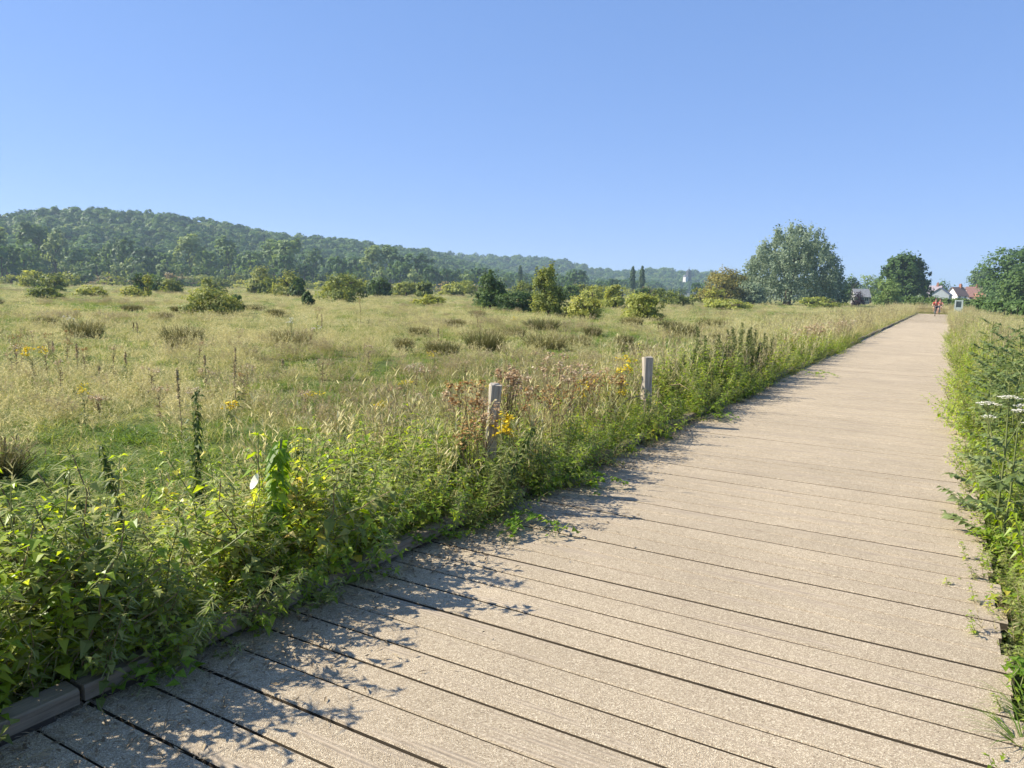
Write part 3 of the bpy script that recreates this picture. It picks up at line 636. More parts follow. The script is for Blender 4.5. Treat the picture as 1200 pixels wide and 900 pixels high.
WIN = plain('window_glass', (.03, .04, .05), .15, .1, 3, spec=.6)
FRAME = plain('white_frame', (.75, .75, .72), .5, .05, 5)
def house(name, label, px, dist, w_, dpt, eave, ridge, rz, wall, roof, wins=(), chim=None, gable_win=False):
    p = far(px, dist); root = empty(name, p, rz - azim(px), label, 'house')
    wm, rm = plain(name + '_wall', wall, .8, .06, 2), plain(name + '_tiles', roof, .85, .18, 3, .3)
    hw, hd = w_ / 2 * .88, dpt / 2 * .88; eave *= .93; ridge *= .9
    V = [(x, y, z) for y in (-hd, hd) for x, z in ((-hw, 0), (hw, 0), (hw, eave), (-hw, eave))] + [(-hw, 0, ridge - .05), (hw, 0, ridge - .05)]
    F = [(0, 1, 2), (0, 2, 3), (5, 4, 7), (5, 7, 6), (1, 5, 6), (1, 6, 2), (2, 6, 9), (4, 0, 3), (4, 3, 7), (3, 8, 7)]
    PB().add(V, F, .5).obj('wall', wm, root)
    ov = .35; sl = (ridge - eave) / hd
    r = PB()
    for sg in (-1, 1):
        a = np.array([[-hw - ov, sg * (hd + ov), eave - sl * ov], [hw + ov, sg * (hd + ov), eave - sl * ov], [hw + ov, 0, ridge], [-hw - ov, 0, ridge]])
        V = np.concatenate([a + [0, 0, .02], a + [0, 0, .2]]); Q = [(4, 5, 6, 7), (0, 3, 2, 1), (0, 1, 5, 4), (1, 2, 6, 5), (2, 3, 7, 6), (3, 0, 4, 7)]
        r.add(V, [t for q in Q for t in ((q[0], q[1], q[2]), (q[0], q[2], q[3]))], .5)
    ro = r.obj('roof', rm, root)
    if chim is not None: PB().box((chim - .4, -.4, ridge - .6), (chim + .4, .4, ridge + 1.1)).box((chim - .25, -.25, ridge + 1.1), (chim + .25, .25, ridge + 1.5)).obj('chimney', plain('chimney_brick', (.30, .14, .09), .9, .15, 4), ro)
    for x, z in wins:
        f = PB().box((x - .6, -hd - .06, z - .6), (x + .6, -hd + .02, z + .6)).obj('window', FRAME, root)
        PB().box((x - .5, -hd - .075, z - .5), (x - .04, -hd - .03, z + .5)).box((x + .04, -hd - .075, z - .5), (x + .5, -hd - .03, z + .5)).obj('pane', WIN, f)
    d = PB().box((hw * .1 - .45, -hd - .05, 0), (hw * .1 + .45, -hd + .02, 2.05)).obj('door', plain('door_paint', (.08, .10, .09), .5, .1, 4), root)
    return root
WHITE, CREAM = (.78, .77, .73), (.66, .60, .47)
house('white_house', 'white gable ended house with brown red roof behind the hedge', 1121, 330, 6.2, 5.2, 4.3, 7.6, R(52), WHITE, (.27, .17, .13), ((-1.5, 3.2), (1.4, 3.2)), 1.5)
house('white_house', 'white house with grey slate roof between two red roofed ones', 1131, 345, 7, 6, 4.5, 7.9, R(-8), WHITE, (.20, .19, .20), ((-1.8, 3.4), (1.6, 3.4)), -2.2)
house('red_roofed_house', 'white walled house with bright red tiled roof and orange end', 1140, 338, 5.6, 5.4, 4.1, 8.0, R(14), WHITE, (.30, .165, .135), ((-1.3, 3.2), (1.2, 3.2)), 1.0)
house('brick_annexe', 'small orange brick annexe at the end of the red roofed house', 1147.5, 334, 3.2, 4.4, 3.9, 5.4, R(8), (.48, .28, .17), (.36, .17, .11), ((0, 3.0),))
house('grey_barn', 'blue grey gabled barn with dark roof behind the cyclists', 1102, 318, 6.6, 7.2, 4.2, 7.0, R(80), (.33, .36, .38), (.19, .19, .21), ())
house('cream_house', 'cream house with pale purple grey roof next to the oak', 1088, 360, 10, 7, 4.8, 8.6, R(-14), CREAM, (.30, .26, .29), ((-2.8, 3.4), (0, 3.4), (2.8, 3.4)), 3.0)
house('grey_cottage', 'small pale cottage with light grey roof between willow and oak', 1008, 245, 4.6, 4.2, 2.7, 5.0, R(20), (.30, .29, .27), (.24, .24, .25), ((-1.0, 1.6), (1.1, 1.6)))
def church():
    p = far(806, 1120); D = depth(p); top = CAMZ + (horizon(806) - 313) * D / FPX; zb = CAMZ + (horizon(806) - 331) * D / FPX
    root = empty('church_tower', (p.x, p.y, 0), .3, 'distant dark church tower with pointed cap on the far ridge', 'church')
    st = plain('church_stone', (.06, .06, .068), .9, .12, .5); hw = 3.0; sh = top - 7
    PB().box((-hw, -hw, 0), (hw, hw, sh)).obj('tower', st, root)
    PB().box((-hw - .35, -hw - .35, sh), (hw + .35, hw + .35, sh + .8)).obj('cornice', st, root)
    V = [(-hw, -hw, sh + .8), (hw, -hw, sh + .8), (hw, hw, sh + .8), (-hw, hw, sh + .8), (0, 0, sh + 4.6)]
    s = PB().add(V, [(0, 1, 4), (1, 2, 4), (2, 3, 4), (3, 0, 4), (0, 2, 1), (0, 3, 2)], .5).obj('spire', plain('church_slate', (.05, .055, .065), .7, .1, .5), root)
    PB().tube([(0, 0, sh + 4.4), (0, 0, sh + 7)], [.16, .06], 5).box((-.7, -.08, sh + 6.0), (.7, .08, sh + 6.25)).obj('cross', st, s)
    for sx in (-1.1, 1.1):
        PB().box((sx - .5, -hw - .1, sh - 3.6), (sx + .5, -hw + .1, sh - 1)).obj('belfry_window', WIN, root)
    PB().box((-7, -4, 0), (-2.8, 4, sh - 7.5)).obj('nave', plain('nave_render', (.50, .49, .47), .8, .05, 1), root)
    V = [(-7.4, -4.4, sh - 7.5), (-3.05, -4.4, sh - 7.5), (-3.05, 4.4, sh - 7.5), (-7.4, 4.4, sh - 7.5), (-7.4, 0, sh - 4.5), (-3.05, 0, sh - 4.5)]
    PB().add(V, [(0, 1, 5), (0, 5, 4), (2, 3, 4), (2, 4, 5), (3, 0, 4), (1, 2, 5)], .5).obj('roof', plain('nave_slate', (.14, .14, .16), .7, .1, 1), root)
church()
# white marker board far out in the meadow
p = far(806.5, 190); root = empty('marker_board', p, -azim(806), 'small white marker board on a post in the meadow', 'sign')
PB().box((-.06, -.05, 0), (.06, .05, 1.5)).obj('post', M['post'], root); PB().box((-.3, -.09, 1.2), (.3, -.05, 2.15)).obj('board', plain('white_board', (.62, .62, .58), .5, .04, 3), root)

# ------------------------------------------------------------------ info board at the end of the path
p = far(1124, 90); D = depth(p); k = D / FPX
root = empty('information_board', p, -azim(1124), 'pale grey green information board with dark panel at the boardwalk end', 'sign')
fm = plain('board_frame', (.40, .46, .43), .5, .06, 4); H = CAMZ + (horizon(1124) - 351.5) * k; W = 8.5 * k; dk = .06
PB().box((-W / 2, -dk, .0), (-W / 2 + .14, dk, H)).obj('leg', fm, root); PB().box((W / 2 - .14, -dk, .0), (W / 2, dk, H)).obj('leg', fm, root)
PB().box((-W / 2 + .14, -dk * .7, H - .14), (W / 2 - .14, dk * .7, H - .01)).obj('top_rail', fm, root)
PB().box((-W / 2 + .14, -dk * .8, H * .40), (W / 2 - .14, dk * .8, H * .62)).obj('lower_panel', fm, root)
PB().box((-W / 2 + .14, -.02, H * .62 + .003), (W / 2 - .14, .02, H - .143)).obj('display_panel', plain('dark_panel', (.05, .07, .07), .3, .2, 5), root)
# low pale fence where the boardwalk meets the lane
def fence():
    p0, p1 = P(101.5, U0 - .2), P(101.5, U1 + 1.5); v = p1 - p0; L = v.length
    root = empty('picket_fence', p0, math.atan2(v.y, v.x), 'low weathered picket fence across the end of the boardwalk', 'fence'); pm = woodmat('pale_picket', (.36, .30, .18), (.6, .52, .35), 2, 6)
    for z in (.45, .95): PB().box((0, -.03, z), (L, .03, z + .08)).obj('rail', pm, root)
    me = PB().box((-.04, -.055, 0), (.04, -.032, 1.2)).add([(-.04, -.055, 1.2), (.04, -.055, 1.2), (.04, -.032, 1.2), (-.04, -.032, 1.2), (0, -.043, 1.27)], [(0, 1, 4), (1, 2, 4), (2, 3, 4), (3, 0, 4)], .5).mesh('picket', pm)
    for i in range(int(L / .17)):
        o = bpy.data.objects.new('picket', me); COL.objects.link(o); o.parent = root; o.location = (i * .17 + .08, 0, random.uniform(-.03, .02))
fence()

# ------------------------------------------------------------------ cyclists
SKIN = plain('skin', (.50, .30, .21), .5, .06, 6); RED = plain('red_jersey', (.55, .05, .05), .7, .1, 8); PINK = plain('pale_red_top', (.60, .22, .18), .7, .1, 8)
DARK = plain('dark_shorts', (.03, .03, .045), .8, .1, 8); TYRE = plain('tyre_rubber', (.02, .02, .02), .8, .1, 10); METAL = plain('bike_metal', (.30, .31, .33), .35, .05, 10, spec=.6); HAIR = plain('hair', (.10, .06, .035), .7, .2, 20); SHOE = plain('shoes', (.4, .4, .4), .6, .1, 8); BIKEP = plain('bike_paint', (.10, .10, .13), .35, .05, 6, spec=.5)
def add_skin_layer(me):
    import bmesh
    bm = bmesh.new(); bm.from_mesh(me); bm.verts.layers.skin.verify(); bm.to_mesh(me); bm.free()
def skinned(name, verts, edges, radii, mat, parent, levels=2, root=0):
    me = bpy.data.meshes.new(name); me.from_pydata([tuple(v) for v in verts], edges, []); add_skin_layer(me)
    o = bpy.data.objects.new(name, me); COL.objects.link(o)
    for i, r in enumerate(radii): me.skin_vertices[0].data[i].radius = r if isinstance(r, tuple) else (r, r)
    me.skin_vertices[0].data[root].use_root = True
    md = o.modifiers.new('skin', 'SKIN'); md.use_smooth_shade = True; s2 = o.modifiers.new('sub', 'SUBSURF'); s2.levels = s2.render_levels = levels
    bpy.context.view_layer.update(); dg = bpy.context.evaluated_depsgraph_get(); m2 = bpy.data.meshes.new_from_object(o.evaluated_get(dg))
    o.modifiers.clear(); o.data = m2; m2.materials.clear(); m2.materials.append(mat); o.parent = parent
    return o
def cyclist(s, u, lab_p, lab_b, top, lowpedal):
    rz = PATH_ANG + math.pi; loc = P(s, u, DECK)      # rides towards the viewer: local +x is forward
    bike = empty('bicycle', loc, rz, lab_b, 'bicycle')
    for x in (-.52, .52):
        w_ = PB(); an = np.linspace(0, 2 * math.pi, 29); w_.tube(np.stack([x + .325 * np.cos(an), 0 * an, .345 + .325 * np.sin(an)], 1), .022, 6, cap=False)
        wo = w_.obj('wheel', TYRE, bike, True); r = PB(); r.tube(np.stack([x + .295 * np.cos(an), 0 * an, .345 + .295 * np.sin(an)], 1), .012, 5, cap=False)
        for k in range(10): a = k * .628; r.tube([(x, .0, .345), (x + .295 * math.cos(a), 0, .345 + .295 * math.sin(a))], .003, 3)
        r.tube([(x, -.05, .345), (x, .05, .345)], .025, 8); r.obj('rim', METAL, wo)
    f = PB()
    for a, b, q in (((-.08, 0, .30), (-.22, 0, .84), .018), ((-.2, 0, .76), (.36, 0, .80), .018), ((-.08, 0, .30), (.37, 0, .72), .02), ((-.08, 0, .3), (-.52, .05, .345), .011), ((-.08, 0, .3), (-.52, -.05, .345), .011), ((-.2, 0, .76), (-.52, .05, .345), .01), ((-.2, 0, .76), (-.52, -.05, .345), .01), ((.34, 0, .9), (.38, 0, .68), .02)): f.tube([a, b], q, 7)
    f.obj('frame', BIKEP, bike, True)
    f = PB(); 
    for y in (-.055, .055): f.tube([(.38, y, .68), (.45, y, .5), (.52, y, .345)], .013, 6)
    f.tube([(.38, -.06, .68), (.38, .06, .68)], .018, 6).obj('fork', BIKEP, bike, True)
    PB().tube([(.34, 0, .88), (.32, 0, 1.02)], .014, 6).tube([(.24, -.31, 1.05), (.32, -.2, 1.04), (.33, 0, 1.02), (.32, .2, 1.04), (.24, .31, 1.05)], .013, 6).obj('handlebar', METAL, bike, True)
    PB().tube([(-.36, 0, .90), (-.27, 0, .905), (-.12, 0, .89), (-.04, 0, .885)], [.05, .08, .035, .02], 8).tube([(-.21, 0, .80), (-.22, 0, .89)], .013, 6).obj('saddle', DARK, bike, True)
    c = PB().tube([(-.08, -.08, .30), (-.08, .08, .30)], .02, 8); pz = (.30 - .165, .30 + .165) if lowpedal else (.30 + .165, .30 - .165)
    for y, z in zip((.10, -.10), pz): c.tube([(-.08, y * .8, .3), (-.08, y, z)], .01, 5).box((-.13, y - .02 + (.05 if y > 0 else -.05), z - .012), (-.03, y + .02 + (.05 if y > 0 else -.05), z + .012))
    c.obj('crank', METAL, bike)
    pr = empty('person', loc, rz, lab_p, 'person')
    hip, ch, nk, hd = np.array([-.24, 0, .98]), np.array([-.06, 0, 1.30]), np.array([.03, 0, 1.46]), np.array([.07, 0, 1.60])
    v = [hip, hip + [.05, 0, .14], ch, nk, hd, hd + [0.01, 0, .10]]; e = [(0, 1), (1, 2), (2, 3), (3, 4), (4, 5)]; rd = [(.15, .12), (.14, .11), (.17, .12), .055, (.085, .09), (.07, .08)]
    for sgn, z in zip((1, -1), pz):
        foot = np.array([-.08, sgn * .15, z + .06]); hj = hip + [0.02, sgn * .09, -.02]; L1, L2 = .42, .42
        dd = foot - hj; q = np.linalg.norm(dd); q2 = min(q, .82); a = (L1 ** 2 - L2 ** 2 + q2 ** 2) / (2 * q2); hh = math.sqrt(max(.0004, L1 ** 2 - a * a)); fw = np.array([1., sgn * .12, 0]); fw = fw - dd / q * np.dot(fw, dd / q); fw /= np.linalg.norm(fw)
        kn = hj + dd / q * a + fw * hh; b0 = len(v); v += [hj, (hj + kn) / 2, kn, (kn + foot) / 2, foot, foot + [.15, 0, -.02]]; rd += [.09, .08, .058, .056, .036, (.04, .03)]
        e += [(0, b0)] + [(b0 + i, b0 + i + 1) for i in range(5)]
        sh = ch + [.02, sgn * .19, .06]; hn = np.array([.28, sgn * .27, 1.08]); el = (sh + hn) / 2 + [-.05, sgn * .07, -.05]; b0 = len(v); v += [sh, el, hn, hn + [.05, -sgn * .02, -.02]]; rd += [.055, .042, .03, .034]; e += [(2, b0), (b0, b0 + 1), (b0 + 1, b0 + 2), (b0 + 2, b0 + 3)]
        # five fingers closed over the grip
        for q_ in range(5):
            b1 = len(v); bx = hn + [.07 - .0 * q_, sgn * (-.04 + .022 * q_), .0]; v += [bx, bx + [.03, 0, -.03], bx + [.005, 0, -.055]]; rd += [.009, .009, .008]; e += [(b0 + 3, b1), (b1, b1 + 1), (b1 + 1, b1 + 2)]
    body = skinned('body', v, e, rd, SKIN, pr)
    j = [hip + [0, 0, .06], hip + [.05, 0, .16], ch, ch + [.05, 0, .12]]; je = [(0, 1), (1, 2), (2, 3)]; jr = [(.165, .135), (.165, .135), (.19, .14), (.10, .09)]
    for sgn in (1, -1):
        sh = ch + [.02, sgn * .19, .06]; el = (sh + np.array([.28, sgn * .27, 1.08])) / 2 + [-.05, sgn * .07, -.05]; b0 = len(j); j += [sh, sh * .3 + el * .7]; jr += [.078, .062]; je += [(2, b0), (b0, b0 + 1)]
    skinned('jersey', j, je, jr, top, pr)
    j = [hip + [0, 0, .04]]; je = []; jr = [(.17, .14)]
    for i, sgn in enumerate((1, -1)):
        hj, md_ = np.array(v[6 + i * 25]), np.array(v[7 + i * 25]); b0 = len(j); j += [hj, md_ + (md_ - hj) * .4]; jr += [.108, .088]; je += [(0, b0), (b0, b0 + 1)]
    skinned('shorts', j, je, jr, DARK, pr)
    h = PB(); th = np.linspace(0, math.pi * .55, 6); ph = np.linspace(0, 2 * math.pi, 13)[:-1]
    V = [(hd[0] + .0 + .112 * math.sin(t) * math.cos(f_), .1 * math.sin(t) * math.sin(f_), hd[2] + .06 + .115 * math.cos(t) + (.05 if math.cos(f_) > .2 else -.03) * math.sin(t)) for t in th for f_ in ph]; F = []
    for i in range(5):
        for k in range(12): a, b = i * 12 + k, i * 12 + (k + 1) % 12; F += [(a, a + 12, b + 12), (a, b + 12, b)]
    h.add(V, F, .5).obj('hair', HAIR, pr, True)
    fc = PB()
    fc.tube([(hd[0] + .085, 0, hd[2] + .04), (hd[0] + .115, 0, hd[2] + .005), (hd[0] + .085, 0, hd[2] - .005)], [.008, .016, .01], 6)
    fc.obj('nose', SKIN, pr, True)
    for sgn in (1, -1):
        PB().tube([(hd[0] + .078, sgn * .034, hd[2] + .04), (hd[0] + .092, sgn * .034, hd[2] + .04)], .011, 6).obj('eye', DARK, pr)
        PB().tube([(hd[0] - .01, sgn * .085, hd[2] + .0), (hd[0] - .02, sgn * .105, hd[2] + .02), (hd[0] - .02, sgn * .095, hd[2] + .05)], [.01, .018, .01], 6).obj('ear', SKIN, pr)
    PB().tube([(hd[0] + .084, -.022, hd[2] - .045), (hd[0] + .088, .022, hd[2] - .045)], .007, 5).obj('mouth', RED, pr)
q = at(1095.5, 370.5, DECK); s_, u_ = su(q.x, q.y)
cyclist(s_, u_, 'person in bright red top cycling in front along the boardwalk', 'dark bicycle ridden by the front cyclist in bright red', RED, True)
q = at(1099.2, 369.2, DECK); s_, u_ = su(q.x, q.y)
cyclist(s_ + 1.5, u_ - .1, 'person in pale red top cycling behind the first rider', 'dark bicycle ridden by the second cyclist in pale red', PINK, False)

# ------------------------------------------------------------------ fence posts and wire by the boardwalk
def post(s, u, top, tx, ty, wd, label):
    p = P(s, u); b = PB(); sg = 7; V = []
    h = top
    for q in range(sg + 1):
        z = h * q / sg; k = wd / 2 * (1 + .05 * math.sin(q * 2.1))
        for a, c in ((-1, -.75), (-.75, -1), (.75, -1), (1, -.75), (1, .75), (.75, 1), (-.75, 1), (-1, .75)):
            V.append((a * k + random.uniform(-.004, .004), c * k + random.uniform(-.004, .004), z + (random.uniform(-.015, .01) if q == sg else 0)))
    F = []
    for q in range(sg):
        for j in range(8): a, d = q * 8 + j, q * 8 + (j + 1) % 8; F += [(a, d, d + 8), (a, d + 8, a + 8)]
    e = sg * 8; F += [(e, e + j, e + j + 1) for j in range(1, 7)]
    o = b.add(V, F, .5).obj('fence_post', M['post']); o.location = p; o.rotation_euler = (tx, ty, .15); tag(o, label, 'post'); return o
PS, PU = (4.93, 8.63), 3.06
post(PS[0], PU, DECK + .86, .0, .06, .088, 'weathered square fence post among rusty fading ragwort, leaning slightly')
post(PS[1], PU, DECK + .84, .01, -.01, .108, 'weathered upright fence post beside the tall green mugwort')
b = PB()
for a, c in ((-2.5, PS[0]), (PS[0], PS[1]), (PS[1], 12.4)):
    k = [tuple(P(a + (c - a) * t, PU + .065, DECK + .72 - .05 * math.sin(math.pi * t))) for t in np.linspace(0, 1, 8)]; b.tube(k, .0011, 4)
tag(b.obj('fence_wire', M['litter']), 'thin slack wire strung between the two weathered fence posts', 'wire')

# ------------------------------------------------------------------ plants (local, base at origin)
UP = np.array([0, 0, 1.])
def spine(h, lean=(0, 0), n=8, curve=0., wob=.01):
    t = np.linspace(0, 1, n); x = lean[0] * (t + curve * t * t) * h; y = lean[1] * (t + curve * t * t) * h
    dz = np.sqrt(np.maximum(.05, 1 - (lean[0] ** 2 + lean[1] ** 2) * (1 + 2 * curve * t) ** 2)); z = np.concatenate([[0], np.cumsum((dz[1:] + dz[:-1]) / 2 * np.diff(t))]) * h
    p = np.stack([x, y, z], 1); p[1:] += nz((n - 1, 3)) * [wob, wob, 0] * h; return p
def along(sp, t):
    k = np.linspace(0, 1, len(sp)); return np.stack([np.interp(t, k, sp[:, i]) for i in range(3)], 1)
def nettle(h=.9, lean=(0, 0), curve=0, pairs=15, ll=.085, start=.12, cat=True, side=0, st=None, lv=None, ct=None):
    st = st or PB(); lv = lv if lv is not None else PB(); ct = ct if ct is not None else PB()
    sp = spine(h, lean, 9, curve); st.tube(sp, np.linspace(.0042, .0018, 9), 4, m=1)
    t = np.linspace(start, 1, pairs); t = t + nz(pairs) * .006; a0 = rng.random() * 6.28; pos = along(sp, np.clip(t, 0, 1))
    for j in range(2):
        a = a0 + np.arange(pairs) * 1.5708 + j * math.pi + nz(pairs) * .25
        d = np.stack([np.cos(a), np.sin(a), .25 - .2 * nz(pairs) * .5], 1); sz = ll * (1.15 - .75 * np.clip(t, 0, 1) ** 2.2) * rng.uniform(.75, 1.2, pairs)
        pet = pos + unit(d) * (sz * .28)[:, None]
        lv.leaves(pet, d, sz, sz * .56, .15, rng.uniform(.3, .9), m=0, lobe=.35)
        if cat:
            sel = t > .5; k = int(sel.sum()) * 3
            if k:
                cp = np.repeat(pos[sel], 3, 0); da = nz((k, 3)) * [1, 1, .2]; ct.blades(cp, unit(da) * .6 + UP * .1, rng.uniform(.025, .055, k), .006, 1.2, m=2)
    # small leaves tucked in the axils
    k = pairs * 2; a = rng.random(k) * 6.28; lv.leaves(along(sp, np.clip(np.repeat(t, 2), 0, 1)), np.stack([np.cos(a), np.sin(a), .4 + 0 * a], 1), ll * .42 * rng.uniform(.6, 1.2, k), ll * .2, .2, .5)
    for i in range(side):
        t0 = rng.uniform(.2, .7); q = along(sp, np.array([t0]))[0]; a = rng.random() * 6.28; s2 = q + spine(h * rng.uniform(.2, .35), (math.cos(a) * .7, math.sin(a) * .7), 5)
        st.tube(s2, .002, 3, m=1); tt = np.linspace(.2, 1, 6); aa = np.arange(6) * 1.57
        for j in (0, math.pi): lv.leaves(along(s2, tt), np.stack([np.cos(aa + j), np.sin(aa + j), .2 + 0 * aa], 1), ll * .7 * rng.uniform(.6, 1, 6), ll * .36, .2, .5)
    return st, lv, ct
def proto(name, k, b, mats): return b.obj('%s_%02d' % (name, k), mats)
def mugwort(h=1.2, lean=(0, 0), b=None, dark=False, curve=0, sl=None, ww=1.0):
    b = b or PB(); sp = spine(h, lean, 8, curve, .006); b.tube(sp, np.linspace(.005, .0015, 8), 4, m=1)
    n = 150; t = rng.uniform(.12, 1, n) ** .8; a = rng.random(n) * 6.28; pos = along(sp, t); d = np.stack([np.cos(a), np.sin(a), .5 + .4 * t], 1)
    sz = (.11 - .075 * t) * rng.uniform(.6, 1.2, n) * ww; b.leaves(pos, d, sz, sz * .34, .15, .35, m=0)
    n = 170; t = rng.uniform(.55, 1.0, n); a = rng.random(n) * 6.28; rad = (1.02 - t) * .14 * rng.random(n) * ww + .006
    pos = along(sp, t) + np.stack([np.cos(a) * rad, np.sin(a) * rad, rad * .9], 1); b.leaves(pos, np.stack([np.cos(a), np.sin(a), 1.2 + 0 * a], 1), .028, .016, .2, .1, m=0)
    return b
def ragwort(h=.9, lean=(0, 0), heads=1.0, st=None, lv=None, fl=None, spread=.16, sides=6, fr=.013):
    """upright stem with ragged leaves and a flat branching top of small flower heads"""
    st, lv, fl = st or PB(), lv or PB(), fl or PB(); sp = spine(h * .72, lean, 6); st.tube(sp, np.linspace(.006, .003, 6), 5, m=0)
    n = 34; t = rng.uniform(.08, 1, n); a = rng.random(n) * 6.28; sz = (.12 - .06 * t) * rng.uniform(.6, 1.1, n); lv.leaves(along(sp, t), np.stack([np.cos(a), np.sin(a), .5 + 0 * a], 1), sz, sz * .35, .2, .4)
    for i in range(int(13 * heads) + 2):
        q = along(sp, np.array([rng.uniform(.7, 1)]))[0]; a = rng.random() * 6.28; r_ = spread * math.sqrt(rng.random())
        e = sp[-1] + [math.cos(a) * r_, math.sin(a) * r_, h * .28 * rng.uniform(.35, 1.0)]; st.tube([q, (q + e) / 2 + [math.cos(a) * r_ * .25, math.sin(a) * r_ * .25, -.01], e], [.0025, .002, .0015], 3)
        k = 8; aa = rng.random(k) * 6.28; rr = .038 * np.sqrt(rng.random(k)); c = e + np.stack([np.cos(aa) * rr, np.sin(aa) * rr, 0.045 * rng.random(k) + .008], 1)
        for cc in c: st.tube([e, cc], .0009, 3)
        fl.discs(c, np.array([0, 0, 1.]) + nz((k, 3)) * .45, fr * .75 * rng.uniform(.7, 1.3, k), sides, cone=-.25)
    return st, lv, fl
def thing_plant(name, label, cat, loc, parts, group=None, rz=None):
    root = empty(name, loc, random.uniform(0, 6.28) if rz is None else rz, label, cat, group)
    for nm, b, mt in parts:
        if b.v:
            o = b.obj(nm, mt, root)
            if nm not in ('stem', 'flower'): o['kind'] = 'stuff'
    return root
NM = [M['nettle'], M['stem'], M['catkin']]
# --- shared clump prototypes for the uncountable growth
def nettle_clump(k):
    b = PB(); l = rng.uniform(-.25, .25, 2)
    nettle(rng.uniform(.75, 1.05), tuple(l), rng.uniform(0, .4), 13 if k == 2 else 19, rng.uniform(.09, .10) if k == 2 else rng.uniform(.068, .092), .06, k != 2, 5, b, b, b); return proto('nettle', k, b, NM if k % 9 < 5 else [M['olive'], M['drystem'], M['catkin']])
NETTLE = hide([nettle_clump(k) for k in range(9)], 'nettle_plants')
def tuft(k, kind):
    b = PB(); g = {'green': 0, 'meadow': 1, 'dry': 2, 'bent': 3}[kind]
    n = (70, 60, 60, 44)[g]; a = rng.random(n) * 6.28; rr = .2 * np.sqrt(rng.random(n)); base = np.stack([np.cos(a) * rr, np.sin(a) * rr, 0 * a - .02], 1)
    tilt = rng.uniform(.1, .75, n); az = rng.random(n) * 6.28; d = np.stack([np.cos(az) * tilt, np.sin(az) * tilt, 1 + 0 * a], 1)
    L = (rng.uniform(.1, .26, n), rng.uniform(.18, .42, n), rng.uniform(.25, .55, n), rng.uniform(.2, .45, n))[g]
    b.blades(base, d, L, (.0075, .0065, .0055, .0055)[g], rng.uniform(.2, .9, n), m=0)
    if kind == 'green':    # broad low leaves: clover, plantain, silverweed
        q = 40; a = rng.random(q) * 6.28; rr = .22 * np.sqrt(rng.random(q)); b.leaves(np.stack([np.cos(a) * rr, np.sin(a) * rr, rng.uniform(.02, .14, q)], 1), np.stack([np.cos(a), np.sin(a), rng.uniform(0, .8, q)], 1), rng.uniform(.03, .07, q), rng.uniform(.015, .03, q), .15, .3)
    if kind in ('dry', 'bent', 'meadow'):   # flowering stalks
        q = {'dry': 14, 'bent': 26, 'meadow': 5}[kind]; a = rng.random(q) * 6.28; rr = .18 * np.sqrt(rng.random(q)); base = np.stack([np.cos(a) * rr, np.sin(a) * rr, 0 * a], 1)
        for i in range(q):
            hh = rng.uniform(.4, .75); az_, ti = rng.random() * 6.28, rng.uniform(0, .3); tp = base[i] + [math.cos(az_) * ti * hh, math.sin(az_) * ti * hh, hh]
            b.tube([base[i], (base[i] + tp) / 2 + nz(3) * .01, tp], [.0016, .0013, .001], 3, m=1, cap=False)
            k2 = 9; tt = rng.uniform(.72, 1.02, k2)[:, None]; aa = rng.random(k2) * 6.28; wd = .03 if kind == 'bent' else .018
            b.blades(base[i] + (tp - base[i]) * tt, np.stack([np.cos(aa), np.sin(aa), 1.6 + 0 * aa], 1), rng.uniform(.03, .06, k2), .007, .3, m=2)
    mm = {'green': M['green_grass'], 'meadow': M['grass'], 'dry': M['dry'], 'bent': M['grass']}[kind]
    return proto('tuft', k, b, [mm, M['dry'], M['bent'] if kind == 'bent' else M['dry']])
TK = ['green'] * 3 + ['meadow'] * 4 + ['dry'] * 4 + ['bent'] * 3
TUFT = hide([tuft(k, kd) for k, kd in enumerate(TK)], 'grass_tufts')
OFF = {'green': (0, 3), 'meadow': (3, 4), 'dry': (7, 4), 'bent': (11, 3)}

